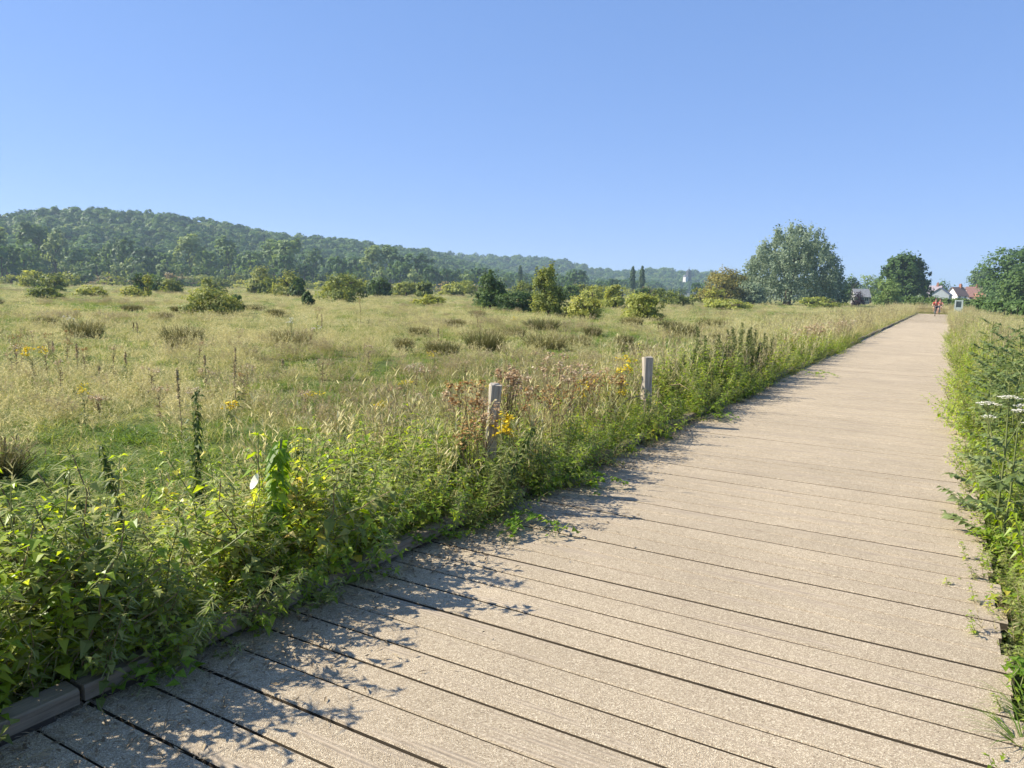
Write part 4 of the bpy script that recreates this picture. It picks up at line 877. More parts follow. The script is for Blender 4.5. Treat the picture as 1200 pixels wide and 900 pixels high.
# ------------------------------------------------------------------ meadow grass over the whole field
def meadow():
    bands = [(1.6, 5, 34, .85), (5, 9, 26, .95), (9, 18, 13, 1.05), (18, 36, 5.2, 1.35), (36, 70, 2.0, 1.8), (70, 130, .75, 2.3), (130, 330, .16, 3.2)]
    P_, S_, I_, Rr = [], [], [], []
    for r0, r1, den, scl in bands:
        a0, a1 = R(-62), R(50); n = int(den * .5 * (r1 ** 2 - r0 ** 2) * (a1 - a0)); r = np.sqrt(rng.uniform(r0 ** 2, r1 ** 2, n)); a = rng.uniform(a0, a1, n)
        x, y = r * np.sin(a), r * np.cos(a); s, u = su(x, y); keep = ~((u > U0 - .12) & (u < U1 + .12) & (s < S1 + 4)); x, y, u, s, r = x[keep], y[keep], u[keep], s[keep], r[keep]; n = len(x)
        f = fbm(x, y, .32, 2) * .55 + fbm(x, y, .085, 5) * .6 + nz(n) * .75
        f = f + np.clip((r - 12) / 18, 0, 1) * .30 - .34 * np.exp(-((r - 9) / 5.0) ** 2)
        kind = np.where(f < -.02, 0, np.where(f < .55, 1, 2))
        g = fbm(x, y, .13, 9) + nz(n) * .4; kind = np.where((g > .62) & (kind > 0), 3, kind)
        off = np.array([OFF[k][0] for k in ('green', 'meadow', 'dry', 'bent')])[kind]; cnt = np.array([OFF[k][1] for k in ('green', 'meadow', 'dry', 'bent')])[kind]
        I_.append(off + rng.integers(0, 1000, n) % cnt); P_.append(np.stack([x, y, ground_z(x, y)], 1))
        sz = scl * rng.uniform(.7, 1.25, n); hs = np.minimum(sz, .50 + .05 * sz) * rng.uniform(.7, 1.2, n) * (1 + .25 * fbm(x, y, .5, 6)); S_.append(np.stack([sz, sz, hs], 1)); Rr.append(np.stack([nz(n) * .08, nz(n) * .08, rng.random(n) * 6.28], 1))
    scatter('meadow_grass', TUFT, np.concatenate(P_), np.concatenate(Rr), np.concatenate(S_), np.concatenate(I_), 'rough mixed green and straw coloured meadow grass filling the field', 'grass')
meadow()

# ------------------------------------------------------------------ weeds along both edges of the boardwalk
def bank(name, s0, s1, den, ulo, uhi, hfun, coll, cnt, label, pick=None):
    P_, S_, Rr, I_ = [], [], [], []
    for a, b, d in den:
        n = int((b - a) * (uhi - ulo) * d); s = rng.uniform(a, b, n); f = rng.random(n) ** 1.25; u = ulo + (uhi - ulo) * f
        h = hfun(s, f, u) * rng.uniform(.72, 1.2, n); k = h > .2; s, u, h = s[k], u[k], h[k]; n = len(s)
        x = PD.x * s + PN.x * u; y = PD.y * s + PN.y * u; P_.append(np.stack([x, y, ground_z(x, y)], 1)); w_ = np.maximum(h, .6) * (1.12 if b < 7 else 1.0 if b < 25 else 1.3); S_.append(np.stack([w_, w_, h], 1)); Rr.append(np.stack([nz(n) * .14, nz(n) * .14, rng.random(n) * 6.28], 1)); I_.append(rng.integers(0, cnt, n))
    return scatter(name, coll, np.concatenate(P_), np.concatenate(Rr), np.concatenate(S_), np.concatenate(I_), label, 'weeds')
def hl(s, f, u):
    edge = np.clip((1 - f) * 4.5, .2, 1) * np.clip(.75 + f * 3, 0, 1)
    base = np.interp(s, [-2, 0, 1.5, 3, 4.5, 8, 12, 20, 28, 34, 100], [.80, .82, .84, .86, .84, .82, .95, .9, .75, .6, .5]); near = np.clip((4.2 - s) / 1.2, 0, 1); prof = (1.06 - .72 * f) * np.clip(.8 + f * 4, 0, 1); return (base * edge * (1 - near) + prof * near) * (1 + .16 * fbm(s, u, 2.1, 4))
bank('nettle_bed', 0, 0, [(-2.5, 6, 85), (6, 14, 40), (14, 32, 20), (32, 98, 6)], U1 + .03, U1 + 1.75, hl, NETTLE, 9, 'thick bed of green nettles crowding the kerb on the field side')
def overhang(name, u0, sgn, dens, gaps, label):
    P_, S_, Rr, I_ = [], [], [], []
    for a, b, d in dens:
        n = int((b - a) * d); s = rng.uniform(a, b, n); g = fbm(s * 1.0, s * 0 + 1.0, 1.15, 3) + nz(n) * .25; k = (g > -.75) & ~((s < gaps[1]) & (s > gaps[0])); s = s[k]; n = len(s); u = u0 + sgn * rng.uniform(-.06, .16, n)
        x = PD.x * s + PN.x * u; y = PD.y * s + PN.y * u; P_.append(np.stack([x, y, 0 * x + .1], 1)); h = rng.uniform(.35, .78, n); S_.append(np.stack([h * 1.15, h * 1.15, h], 1))
        tl = rng.uniform(.1, .6, n); az = nz(n) * .5
        for t_, a_, z_ in zip(tl, az, rng.random(n) * 6.28):
            ax = Matrix.Rotation(a_, 3, 'Z') @ PD; Rr.append((Matrix.Rotation(t_ * sgn, 3, ax) @ Matrix.Rotation(z_, 3, 'Z')).to_euler())
        I_.append(rng.integers(0, 9, n))
    scatter(name, NETTLE, np.concatenate(P_), np.array([list(e) for e in Rr]), np.concatenate(S_), np.concatenate(I_), label, 'weeds')
overhang('kerb_weeds', U1, 1, [(-1.5, 6, 40), (6, 14, 30), (14, 30, 14)], (.6, 1.45), 'nettles flopping out over the kerb rail onto the planks')
overhang('edge_weeds', U0, -1, [(7.5, 14, 8), (14, 40, 4)], (0, .1), 'weeds flopping onto the plank ends opposite the kerb rail')
def hr(s, f, u): return np.interp(s, [2, 5, 8, 14, 30, 100], [.55, .62, .78, .92, .85, .8]) * np.clip(.7 + f * 1.4, 0, 1) * (1 + .2 * fbm(s, u, 1.7, 8))
def bank_right():
    P_, S_, Rr, I_ = [], [], [], []
    for a, b, d in [(2.4, 10, 75), (10, 25, 34), (25, 98, 8)]:
        n = int((b - a) * 2.0 * d); s = rng.uniform(a, b, n); f = rng.random(n); u = U0 - np.where(s < 10, .16, .12) - 2.0 * f ** 1.2
        h = hr(s, f, u) * rng.uniform(.7, 1.2, n); x = PD.x * s + PN.x * u; y = PD.y * s + PN.y * u; P_.append(np.stack([x, y, ground_z(x, y)], 1)); w_ = np.maximum(h, .6); S_.append(np.stack([w_, w_, h], 1)); Rr.append(np.stack([nz(n) * .14, nz(n) * .14, rng.random(n) * 6.28], 1)); I_.append(rng.integers(0, 9, n))
    n = 300; s = rng.uniform(1.8, 9.5, n); u = U0 + .02 - rng.random(n) * .2; x = PD.x * s + PN.x * u; y = PD.y * s + PN.y * u; h = rng.uniform(.36, .52, n); P_.append(np.stack([x, y, ground_z(x, y)], 1)); S_.append(np.stack([h * 1.2, h * 1.2, h], 1)); Rr.append(np.stack([nz(n) * .14, nz(n) * .14, rng.random(n) * 6.28], 1)); I_.append(rng.integers(0, 9, n))
    scatter('verge_weeds', NETTLE, np.concatenate(P_), np.concatenate(Rr), np.concatenate(S_), np.concatenate(I_), 'tangled green weeds along the edge opposite the kerb rail', 'weeds')
bank_right()
def tall_grass():   # grasses mixed into the weeds
    P_, S_, Rr, I_ = [], [], [], []
    for a, b, d, ua, ub, sc_ in [(-2, 4, 2, U1 + .35, U1 + 2.2, .9), (4, 12, 9, U1 + .1, U1 + 2.2, 1.15), (12, 40, 7, U1 + .05, U1 + 2.5, 1.25), (40, 99, 4, U1 + .05, U1 + 3, 1.4), (3.2, 14, 3, U0 - .1, U0 - 1.2, .9), (14, 40, 4, U0 - .1, U0 - 2.5, 1.1), (40, 99, 4, U0 - .05, U0 - 3.0, 1.2), (100.3, 106, 12, -3, 6, 1.5)]:
        n = int((b - a) * abs(ub - ua) * d); s = rng.uniform(a, b, n); u = rng.uniform(min(ua, ub), max(ua, ub), n); x = PD.x * s + PN.x * u; y = PD.y * s + PN.y * u; P_.append(np.stack([x, y, ground_z(x, y)], 1)); z = sc_ * rng.uniform(.8, 1.3, n); S_.append(np.stack([z, z, z * 1.15], 1)); Rr.append(np.stack([nz(n) * .1, nz(n) * .1, rng.random(n) * 6.28], 1)); I_.append(np.where(rng.random(n) < .5, rng.integers(3, 7, n), rng.integers(3, 14, n)))
    scatter('verge_grass', TUFT, np.concatenate(P_), np.concatenate(Rr), np.concatenate(S_), np.concatenate(I_), 'long flowering grass growing among the weeds beside the boardwalk', 'grass')
tall_grass()
def herbs():   # leafy weeds dotted through the meadow
    n = 1500; r = np.sqrt(rng.uniform(5.5 ** 2, 45 ** 2, n)); a = rng.uniform(R(-45), R(38), n); x, y = r * np.sin(a), r * np.cos(a); s, u = su(x, y); g = fbm(x, y, .4, 12) + nz(n) * .5; k = ((u > U1 + 1.2) | (u < U0 - 1.5)) & (g > -.1); x, y = x[k], y[k]; n = len(x)
    h = rng.uniform(.22, .5, n); w_ = h * rng.uniform(1.1, 1.8, n); scatter('meadow_herbs', NETTLE, np.stack([x, y, ground_z(x, y)], 1), np.stack([nz(n) * .15, nz(n) * .15, rng.random(n) * 6.28], 1), np.stack([w_, w_, h], 1), rng.integers(5, 9, n), 'low leafy herbs mixed all through the meadow grass', 'herbs')
herbs()
# litter swept against the kerb
b = PB(); n = 7500; s = rng.uniform(-.5, 14, n); u = U1 - .09 - np.abs(nz(n)) * .23 * (1 + .5 * fbm(s, s * 0, 1.4, 3)); x = PD.x * s + PN.x * u; y = PD.y * s + PN.y * u; a = rng.random(n) * 6.28
b.leaves(np.stack([x, y, DECK + rng.uniform(.004, .03, n)], 1), np.stack([np.cos(a), np.sin(a), .1 * nz(n)], 1), rng.uniform(.012, .06, n), rng.uniform(.004, .014, n), .2, .1)
n = 320; s = rng.uniform(-.5, 12, n); u = U1 - .1 - np.abs(nz(n)) * .25; x = PD.x * s + PN.x * u; y = PD.y * s + PN.y * u; a = rng.random(n) * 6.28; b.blades(np.stack([x, y, DECK + .012 + 0 * x], 1), np.stack([np.cos(a), np.sin(a), .12 + 0 * a], 1), rng.uniform(.08, .3, n), .004, .3)
tag(b.obj('plant_litter', M['litter']), 'dry stalks and dead leaves littering the planks along the kerb', 'litter', kind='stuff')

# ------------------------------------------------------------------ plants one can pick out beside the boardwalk
def spike(px, base, top, lean_px, label, tone='nettle', dist=None, ll=.1, pairs=26):
    """tall nettle or mugwort spire: base/top rows and sideways lean in the picture give height and tilt"""
    p = at(px, base) if dist is None else far(px, dist); D = depth(p); H = CAMZ + (horizon(px) - top) * D / FPX; ln = lean_px * D / FPX / H
    if tone == 'nettle':
        st, lv, ct = nettle(H, (ln, -.02), .1, pairs, ll, .2, True, 0); sp = spine(H, (ln, -.02), 9, .1, .002); k = 170; t = 1 - .6 * np.round(rng.random(k) ** 1.1 * 17) / 17 + nz(k) * .004; t = np.clip(t, 0, 1); a = rng.random(k) * 6.28
        lv.leaves(along(sp, t), np.stack([np.cos(a), np.sin(a), -.3 + 0 * a], 1), rng.uniform(.03, .075, k) * (1.5 - .95 * t), rng.uniform(.014, .03, k) * (1.4 - .8 * t), .2, rng.uniform(.6, 1.5), lobe=.35); parts = [('stem', st, [M['stem']] * 2), ('leaves', lv, [M['darknettle']]), ('flower_strands', ct, [M['catkin']] * 3)]
        return thing_plant('nettle_plant', label, 'nettle', p, parts, rz=0)
    b = mugwort(H, (ln, 0)); return thing_plant('mugwort_plant', label, 'plant', p, [('spire', b, [M['mugwort'], M['stem']])], rz=0)
spike(224, 0, 452, 4, 'tallest upright dark nettle stem standing clear above the nettle bed', dist=5.0, ll=.085, pairs=30)
spike(150, 0, 512, -32, 'dark nettle stem leaning back, shorter than the tallest one', dist=4.4, ll=.085, pairs=28)
spike(128, 0, 532, -55, 'thin strongly leaning nettle stem beside the shorter dark one', dist=4.7, ll=.07, pairs=26)
spike(34, 0, 612, -4, 'short nettle stem with dark top rising near the sunny bed edge', dist=3.6, ll=.085)
spike(352, 0, 512, -6, 'thin nettle stem standing between bindweed column and yellow ragwort', dist=5.4, ll=.07)
spike(505, 0, 492, 40, 'nettle stem bent towards the rusty fence post', dist=5.4, ll=.075)
spike(560, 0, 480, 60, 'long arching nettle stem crossing in front of the leaning post', dist=5.3, ll=.075)
# bindweed climbing column with a white trumpet
def bindweed():
    p = far(318, 3.95); D = depth(p); H = CAMZ + (horizon(318) - 508) * D / FPX
    sp = spine(H, (.01, 0), 8); st = PB().tube(sp, .006, 5).tube(sp + np.stack([.012 * np.cos(np.arange(8) * 2.), .012 * np.sin(np.arange(8) * 2.), 0 * np.arange(8)], 1), .002, 4)
    n = 210; t = rng.uniform(.25, 1, n); a = rng.random(n) * 6.28; q = along(sp, t) + np.stack([np.cos(a), np.sin(a), 0 * a], 1) * rng.uniform(.005, .03, (n, 1)); lv = PB().leaves(q, np.stack([np.cos(a), np.sin(a), -.2 + 0 * a], 1), rng.uniform(.04, .075, n), rng.uniform(.03, .055, n), .12, .8, lobe=.3)
    fl = PB(); c = np.array([[-.05, -.10, H * .82]]); st.tube([along(sp, np.array([.72]))[0], c[0] - [-.01, -.01, .02]], .002, 4); fl.discs(c, [[-.75, -.55, .45]], .042, 12, m=0, cone=.55)
    thing_plant('bindweed_plant', 'bright green bindweed column with one open white trumpet flower', 'bindweed', p, [('stem', st, M['stem']), ('leaves', lv, M['bright']), ('flower', fl, M['white'])], rz=0)
bindweed()
def rag(px, base, top, label, kind='yellow', dist=None, heads=1.0, spread=.16, fr=.013, lean=(0, 0), group=None, name='ragwort_plant'):
    p = at(px, base) if dist is None else far(px, dist); s_, u_ = su(p.x, p.y); p = P(s_, max(u_, U1 + .12)); D = depth(p); H = CAMZ - p.z + (horizon(px) - top) * D / FPX
    st, lv, fl = ragwort(H, lean, heads, spread=spread, fr=fr); m = {'yellow': M['yellow'], 'white': M['white'], 'seed': M['seed'], 'rusty': M['rusty']}[kind]
    fresh = kind in ('yellow', 'white')
    return thing_plant(name, label, 'flower', p, [('stem', st, M['stem'] if fresh else M['drystem']), ('leaves', lv, M['mugwort'] if fresh else M['drystem']), ('flower_heads', fl, m)], group)
rag(619, 0, 484, 'ragwort with one bright yellow flower cluster right of the leaning post', 'yellow', 5.6, 1.2, .09, .017)
rag(598, 0, 428, 'faded ragwort with rusty cream seed heads above the leaning post', 'seed', 6.6, 2.0, .15, .017)
rag(552, 0, 447, 'rusty ragwort with cream tips left of the leaning post', 'rusty', 6.2, 2.0, .17, .015)
rag(565, 0, 470, 'short rusty ragwort hugging the foot of the leaning post', 'rusty', 6.0, 1.6, .14, .013)
rag(649, 0, 414, 'tall branching seeding ragwort with pale tips between the two posts', 'seed', 7.3, 1.6, .17, .015)
rag(690, 0, 440, 'browned ragwort next to yellow blooms between the posts', 'rusty', 7.8, 1.8, .18, .014)
rag(705, 0, 432, 'brown seeding ragwort standing behind the yellow blooms', 'seed', 8.2, 1.7, .18, .014)
rag(688, 0, 446, 'yellow ragwort in front of the browned one between the posts', 'yellow', 8.1, .8, .12, .015)
rag(738, 0, 419, 'tall yellow ragwort just left of the upright post', 'yellow', 9.2, 1.1, .13, .016)
rag(735, 0, 448, 'short yellow ragwort at the foot of the upright post', 'yellow', 8.9, .6, .08, .014)
rag(660, 0, 452, 'low rusty ragwort under the tall branching one', 'rusty', 7.2, 1.2, .14, .014)
rag(538, 0, 458, 'pale seeding ragwort at the edge of the rusty group', 'seed', 6.5, 1.2, .13, .014)
rag(583, 0, 468, 'rusty seeding ragwort growing in front of the leaning post', 'seed', 5.45, 1.5, .13, .014)
rag(560, 0, 500, 'low rusty weed before the foot of the leaning post', 'rusty', 5.3, 1.2, .12, .013)
rag(632, 0, 455, 'dry brown ragwort behind the bright yellow cluster', 'rusty', 6.4, 1.8, .16, .014)
rag(612, 0, 440, 'cream seeding ragwort beside the post, second tallest of its group', 'seed', 6.9, 1.8, .16, .015)
rag(672, 0, 428, 'cream and brown ragwort midway between the posts', 'seed', 7.7, 2.0, .18, .015)
rag(722, 0, 436, 'dull brown ragwort crowding the left side of the upright post', 'rusty', 8.7, 1.8, .17, .014)
# mugwort stand beyond the second post
MUG = [(824, 383, -8, 12.4), (838, 392, -7, 12.9), (848, 398, -5, 13.2), (856, 386, 0, 13.5), (863, 384, 2, 13.9), (872, 378, 3, 14.1), (880, 386, 2, 14.3), (889, 384, 5, 14.5), (899, 386, 8, 14.8), (910, 392, 6, 15.2), (921, 390, 9, 15.6), (932, 394, 12, 16), (833, 410, 2, 12.2), (815, 408, -4, 12.0), (803, 415, 2, 11.4), (845, 415, 3, 12.4), (866, 405, 0, 13.0), (890, 405, 3, 13.8), (912, 408, 5, 14.6), (941, 398, 6, 16.5), (955, 396, 6, 17.2), (790, 425, -3, 10.8)]
for i, (px, top, ln, d) in enumerate(MUG):
    for j in range(3):
        p = far(px + random.uniform(-7, 7) * (j > 0), d + random.uniform(-.4, .4)); D = depth(p); s_, u_ = su(p.x, p.y); p = P(s_, max(u_, U1 + .15 + .35 * random.random())); D = depth(p); tt = top + (random.uniform(6, 24) if j else 0); H = CAMZ + (horizon(px) - tt) * D / FPX; b = mugwort(H, (ln * D / FPX / H, 0), ww=1.7)
        thing_plant('mugwort_plant', 'leafy mugwort spire in the tall stand beyond the upright fence post', 'plant', p, [('spire', b, [M['mugwort'], M['stem']])], 'mugwort stand beyond the upright post')
# fluffy pale fleabane patch further along
for i in range(26):
    px = random.uniform(915, 1000); d = np.interp(px, [915, 1000], [19, 32]) + random.uniform(-1.5, 1.5); rag(px, 0, horizon(px) + np.interp(px, [915, 1000], [44, 24]) + random.uniform(-5, 10), 'cream flowered fleabane in the fluffy patch behind the kerb', 'seed', d, 1.0, .22, .02, group='fluffy fleabane patch', name='fleabane_plant')
# bare branches lying over the kerb beside the second post
b = PB()
for i in range(9):
    s0 = 8.6 + random.uniform(-.3, .9); a = random.uniform(-.35, .35); q0 = P(s0, U1 + .25, DECK + random.uniform(.15, .45)); q1 = q0 + PD * (-1.0 + a * .8) * random.uniform(.6, 1.1) - PN * random.uniform(.1, .5) + Vector((0, 0, random.uniform(-.25, .1)))
    m_ = (q0 + q1) / 2 + Vector((0, 0, random.uniform(.02, .09))); b.tube([q0, m_, q1], [.006, .005, .002], 4)
tag(b.obj('fallen_branch', M['litter']), 'bundle of bare fallen stems lying over the kerb by the upright post', 'branch')
# weeds creeping out over the planks
def creeper(px, py, rad, label, n=70):
    p = at(px, py, DECK); lv = PB(); st = PB(); pts = []
    for k in range(7):
        a = rng.random() * 6.28; q = np.array([[0, 0, .02], [math.cos(a) * rad * .5, math.sin(a) * rad * .5, .09], [math.cos(a) * rad, math.sin(a) * rad, .03]]); st.tube(q, .0022, 4)
        t = rng.uniform(.1, 1, n // 7); c = along(q, t); aa = rng.random(len(t)) * 6.28; lv.leaves(c, np.stack([np.cos(aa), np.sin(aa), .5 + 0 * aa], 1), rng.uniform(.035, .08, len(t)), rng.uniform(.025, .05, len(t)), .15, .5)
    thing_plant('creeping_weed', label, 'weed', p, [('stem', st, M['stem']), ('leaves', lv, M['bright'])])
creeper(606, 622, .26, 'leafy green weed spilling over the kerb in front of the leaning post', 120)
creeper(690, 572, .34, 'broad leafy weed spilling onto the planks between the two posts', 170)
creeper(655, 628, .13, 'thin runner with few leaves lying on the planks', 20)
creeper(843, 492, .22, 'small green tuft on the planks under the mugwort stand', 70)
creeper(955, 440, .55, 'dense weed patch bulging over the kerb beyond the mugwort', 110)
creeper(500, 640, .2, 'leafy weed hanging over the kerb near the bindweed', 80)
creeper(190, 800, .16, 'green leaves drooping over the kerb from the thick nettle bed', 50)
# right side: arching nettles, umbels and layered shrubs
def arch(px, py, tip, label, L=.75, ll=.075):
    p = at(px, py, DECK - .15); q = at(*tip, DECK + .38); v = q - p; H = L; b = PB(); n = 8; t = np.linspace(0, 1, n)[:, None]; v = np.array(v)
    sp = t * v + np.sin(t * math.pi * .55) * UP * .16
    st = PB().tube(sp, np.linspace(.004, .0015, n), 4); lv = PB(); k = 17; tt = np.linspace(.12, 1, k); a0 = rng.random() * 6
    for j in range(2):
        a = a0 + np.arange(k) * 1.57 + j * math.pi; sz = ll * (1.1 - .7 * tt ** 2) * rng.uniform(.8, 1.15, k); lv.leaves(along(sp, tt), np.stack([np.cos(a), np.sin(a), -.1 + 0 * a], 1), sz, sz * .45, .2, .8)
    thing_plant('nettle_plant', label, 'nettle', p, [('stem', st, M['stem']), ('leaves', lv, M['nettle'])], rz=0)
arch(1196, 660, (1117, 556), 'nettle stem arching out low over the planks, longest of the verge')
arch(1200, 600, (1140, 500), 'nettle stem bending over the planks above the longest one')
arch(1207, 560, (1106, 517), 'thin stem reaching sideways across the plank edge')
arch(1206, 700, (1178, 610), 'upright nettle stem at the verge near the leafy clump')
creeper(1166, 640, .16, 'bright green leafy clump at the plank edge below arching nettles', 90)
creeper(1203, 712, .22, 'dark leafy clump hanging over the plank edge', 110)
creeper(1203, 805, .12, 'small bright leafed weed at the plank edge', 60)
for px, py, lab in ((1203, 872, 'low grass tuft growing at the plank edge beside a bramble leaf'), (1210, 840, 'second low grass tuft at the plank edge')):
    b = PB(); n = 70; a = rng.random(n) * 6.28; b.blades(np.stack([np.cos(a) * .04, np.sin(a) * .04, 0 * a], 1), np.stack([np.cos(a) * .9, np.sin(a) * .9, .7 + 0 * a], 1), rng.uniform(.08, .17, n), .005, .7)
    thing_plant('grass_tuft', lab, 'grass', at(px, py, DECK), [('blades', b, M['green_grass'])])
def umbel(px, top, dist, label, ht=None, rad=.075, nleaf=16, flowers=3):
    p = far(px, dist); D = depth(p); H = CAMZ + (horizon(px) - top) * D / FPX; st, lv, fl = PB(), PB(), PB(); sp = spine(H * .9, (0, 0), 6); st.tube(sp, np.linspace(.012, .005, 6), 6)
    for i in range(flowers):
        a = i * 2.2 + rng.random(); e = sp[-1] + [math.cos(a) * .13 * (i > 0), math.sin(a) * .13 * (i > 0), H * .1 * (1 if i == 0 else .5)]; st.tube([sp[-1 - min(i, 2)], e - [0, 0, .05]], .004, 4)
        for k in range(16):
            aa = k * 2.4; rr = rad * math.sqrt((k + .5) / 16); c = e + [math.cos(aa) * rr, math.sin(aa) * rr, .03 - rr * .35]; st.tube([e - [0, 0, .05], c], .0013, 3); q = 9; b2 = rng.random(q) * 6.28; r2 = rad * .24 * np.sqrt(rng.random(q)); fl.discs(c + np.stack([np.cos(b2) * r2, np.sin(b2) * r2, .004 * rng.random(q)], 1), UP + nz((q, 3)) * .2, rad * .085, 6)
    for i in range(nleaf):
        t0 = .1 + (.75 if flowers else .9) * i / nleaf; q = along(sp, np.array([t0]))[0]; a = i * 2.4; L = .34 * (1.1 - t0 * .7); e = q + [math.cos(a) * L, math.sin(a) * L, .10]; st.tube([q, e], [.004, .002], 4)
        k = 15; f = np.linspace(.25, 1, k)[:, None]; c = q + (e - q) * f; sg = np.where(np.arange(k) % 2, 1, -1) * 1.0; dd = np.stack([np.cos(a + sg), np.sin(a + sg), .15 + 0 * sg], 1); dd[-1] = [math.cos(a), math.sin(a), 0]; lv.leaves(c, dd + nz((k, 3)) * .15, .10 * (1.1 - t0 * .5) * rng.uniform(.7, 1.2, k), .05, .15, .35)
    thing_plant('hogweed_plant', label, 'hogweed', p, [('stem', st, M['stem']), ('leaves', lv, M['hogweed']), ('flower_umbels', fl, M['white'])] if flowers else [('stem', st, M['stem']), ('leaves', lv, M['hogweed'])])
umbel(1195, 464, 6.2, 'hogweed with creamy white flower umbels at the verge', rad=.07, nleaf=14)
umbel(1176, 487, 6.6, 'shorter hogweed with one small white umbel', rad=.05, nleaf=12, flowers=1)
umbel(1208, 480, 5.9, 'hogweed half hidden at the outer edge with white umbels', rad=.055, nleaf=12, flowers=2)
SH = [(1166, 362, 13.5), (1186, 372, 12), (1200, 366, 13), (1178, 392, 11), (1195, 395, 10.2), (1212, 380, 11), (1170, 408, 10.5), (1188, 418, 9.4), (1205, 415, 9.0), (1158, 392, 14.5), (1220, 362, 13)]
for i, (px, top, d) in enumerate(SH):
    umbel(px, top, d, 'tall leafy hogweed stalk with layered grey green leaves in the verge thicket' if i else 'tallest layered hogweed stalk standing up against the hedge', nleaf=22, flowers=0) if i == 0 else None
    if i:
        o_before = set(bpy.data.objects.keys()); umbel(px, top, d, 'leafy hogweed stalk with layered grey green leaves in the verge thicket %d' % i, nleaf=22, flowers=0)
        for k in set(bpy.data.objects.keys()) - o_before:
            o = bpy.data.objects[k]
            if 'label' in o: o['label'] = 'leafy hogweed stalk with layered grey green leaves in the verge thicket'; o['group'] = 'layered hogweed stalks of the verge thicket'

# ------------------------------------------------------------------ picked out plants of the field
def tussock(px, base, wpx, top, label, tone=0, group=None):
    p = at(px, base); D = depth(p); W = wpx * D / FPX; H = max(.35, (base - top) * D / FPX) * 1.3; n = 900
    a = rng.random(n) * 6.28; rr = W * .34 * np.sqrt(rng.random(n)); bs = np.stack([np.cos(a) * rr, np.sin(a) * rr * .7, 0 * a - .03], 1); d = np.stack([np.cos(a) * rr / W * 1.5, np.sin(a) * rr / W * 1.5, 1 + 0 * a], 1) + nz((n, 3)) * .26
    b = PB().blades(bs, d, H * rng.uniform(.4, 1.1, n), max(.007, .45 * D / FPX), rng.uniform(0, .35, n)); f = PB(); k = 160; q = rng.integers(0, n, k); f.blades(bs[q] + unit(d[q]) * (H * rng.uniform(.7, .95, (k, 1))), nz((k, 3)) * .6 + UP * .4, .07, .012, .3)
    thing_plant('rush_tussock', label, 'tussock', p, [('blades', b, M['rush']), ('flower_tufts', f, M['rushtip'])], group, rz=0)
for i, (px, base, wp, top, lab) in enumerate([
    (214, 403, 56, 383, 'dark spiky rush tussock below the wide lone bush'), (343, 406, 52, 387, 'rush tussock with pale tips before the olive brown bush'),
    (568, 410, 52, 388, 'darkest rounded rush tussock in the straw grass'), (640, 409, 62, 391, 'wide flat rush tussock in front of the cone shaped tree'),
    (637, 388, 46, 374, 'narrow rush tussock close behind the wide flat one'), (518, 414, 50, 400, 'pale rush tussock fading into grass beside the darkest one'),
    (98, 394, 52, 377, 'broad brownish rush tussock near a dark dock stalk'), (742, 416, 50, 402, 'low rush tussock before the mugwort stand'),
    (800, 395, 46, 380, 'olive rush tussock beyond the low one'), (832, 384, 40, 374, 'small rush tussock near the flat scrubby bush'),
    (4, 565, 26, 525, 'dark grassy rush tussock rising near the sunny nettle edge')]): tussock(px, base, wp, top, lab)
for i in range(26):
    px = random.uniform(-20, 1000); base = horizon(px) + random.choice([random.uniform(30, 50), random.uniform(50, 85)]); base = min(base, 455 if px < 640 else 405)
    tussock(px, base, random.uniform(16, 34), base - random.uniform(4, 9), 'small low rush tuft scattered through the straw coloured grass', group='small rush tufts')
def dock(px, base, top, label, dist=None, mat='brown', group=None):
    p = at(px, base); D = depth(p); H = (base - top) * D / FPX; st = PB(); sp = spine(H, (.02, 0), 5); st.tube(sp, [.006, .005, .004, .003, .002], 5); f = PB(); n = 130; t = rng.uniform(.45, 1, n); a = rng.random(n) * 6.28; rr = rng.random(n) * .05 * (1.25 - t)
    for k in range(4): a_ = k * 1.6; q = along(sp, np.array([.55 + .08 * k]))[0]; st.tube([q, q + [math.cos(a_) * .04, math.sin(a_) * .04, H * .2]], .002, 3)
    f.cards(along(sp, t) + np.stack([np.cos(a) * rr, np.sin(a) * rr, rr], 1), nz((n, 3)), .028); lv = PB(); k = 10; a = rng.random(k) * 6.28; lv.leaves(along(sp, rng.uniform(0, .4, k)), np.stack([np.cos(a), np.sin(a), .6 + 0 * a], 1), .16, .045, .2, .5)
    thing_plant('dock_plant', label, 'plant', p, [('stem', st, M['drystem']), ('seed_head', f, M[mat]), ('leaves', lv, M['mugwort'])], group)
dock(157, 392, 379, 'single blackish dock seed head beside the broad brownish tussock')
dock(276, 492, 408, 'tall thin dead stalk standing alone in the grass', mat='bent')
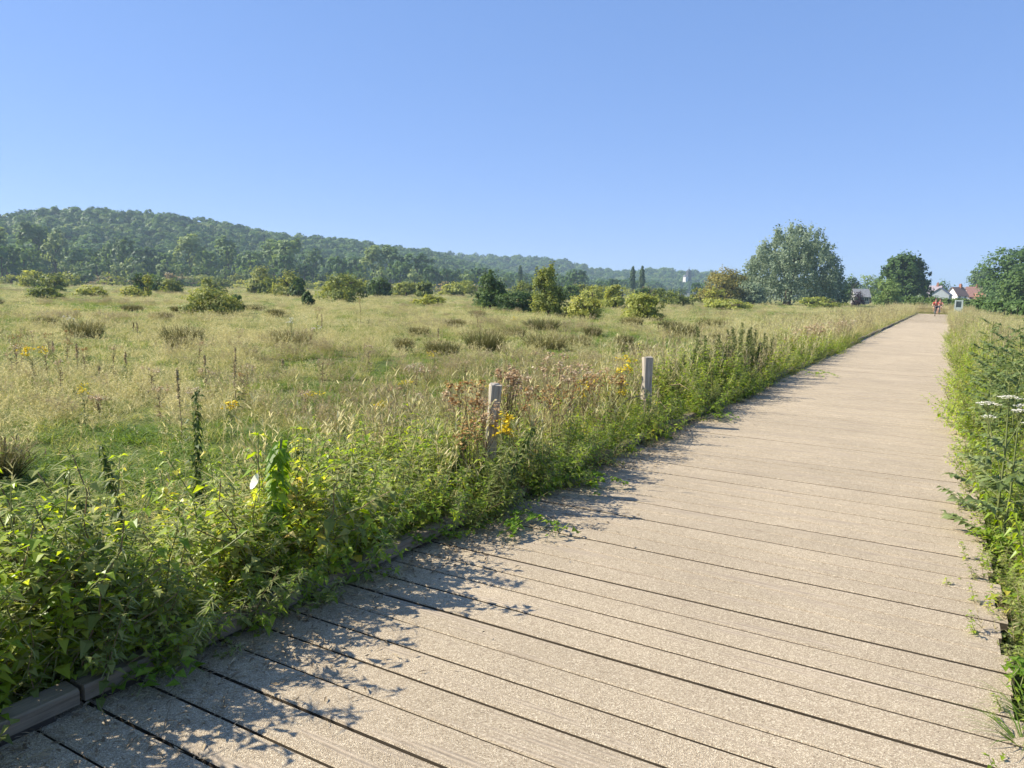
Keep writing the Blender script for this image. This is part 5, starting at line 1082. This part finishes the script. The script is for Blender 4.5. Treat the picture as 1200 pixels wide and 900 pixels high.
dock(213, 515, 432, 'brown branching stalk left of the tall dead stalk', mat='bent')
for i in range(14):
    px = random.uniform(0, 780); b_ = horizon(px) + random.uniform(50, 150); dock(px, b_, b_ - random.uniform(12, 30), 'small brown dock stalk dotted through the meadow grass', mat='bent', group='small dock stalks')
rag(100, 505, 452, 'orange fading ragwort alone in the field grass', 'yellow', None, .5, .10, .013)
rag(272, 520, 470, 'small bright yellow ragwort alone in the field grass', 'yellow', None, .9, .09, .017)
rag(590, 490, 462, 'pale yellow ragwort low in the grass near the rusty group', 'yellow', None, .8, .1, .014)
rag(448, 515, 470, 'yellow ragwort at the brow of the nettle bed', 'yellow', None, .8, .09, .014)
rag(40, 450, 408, 'tall yellowish ragwort in the flowery patch of the field', 'yellow', None, 1.4, .25, .02)
for i, (px, base, top) in enumerate([(485, 470, 428), (500, 468, 430), (290, 470, 428), (178, 460, 430), (55, 440, 405), (20, 438, 404)]):
    rag(px, base, top, 'thistle with white fluffy seed heads in the field grass', 'seed', None, .7, .16, .013, group='fluffy thistles in the field', name='thistle_plant')
for i in range(46):
    px = random.uniform(0, 760); b_ = horizon(px) + random.uniform(45, 165); k = random.choice(['yellow', 'seed', 'seed', 'seed', 'rusty', 'white']); rag(px, b_, b_ - random.uniform(20, 40), {'yellow': 'small yellow flowered weed dotted in the field grass', 'white': 'small white flowered weed dotted in the field grass', 'seed': 'small pale seeding weed dotted in the field grass', 'rusty': 'small rusty seeding weed dotted in the field grass'}[k], k, None, .6, .14, .013, group='small field weeds ' + k, name='field_weed')

# ------------------------------------------------------------------ haze: the air between here and the hills
m, t, out = newmat('haze_air'); pv = N(t, 'ShaderNodeVolumePrincipled', inp={'Density': HAZE, 'Anisotropy': .15}); pv.inputs['Color'].default_value = (.52, .68, .86, 1); t.links.new(pv.outputs[0], out.inputs['Volume'])
o = PB().box((-3100, -3100, -1.2), (3100, 3100, 112)).obj('haze', m); tag(o, 'thin pale blue haze lying over the whole valley', 'haze', kind='stuff')
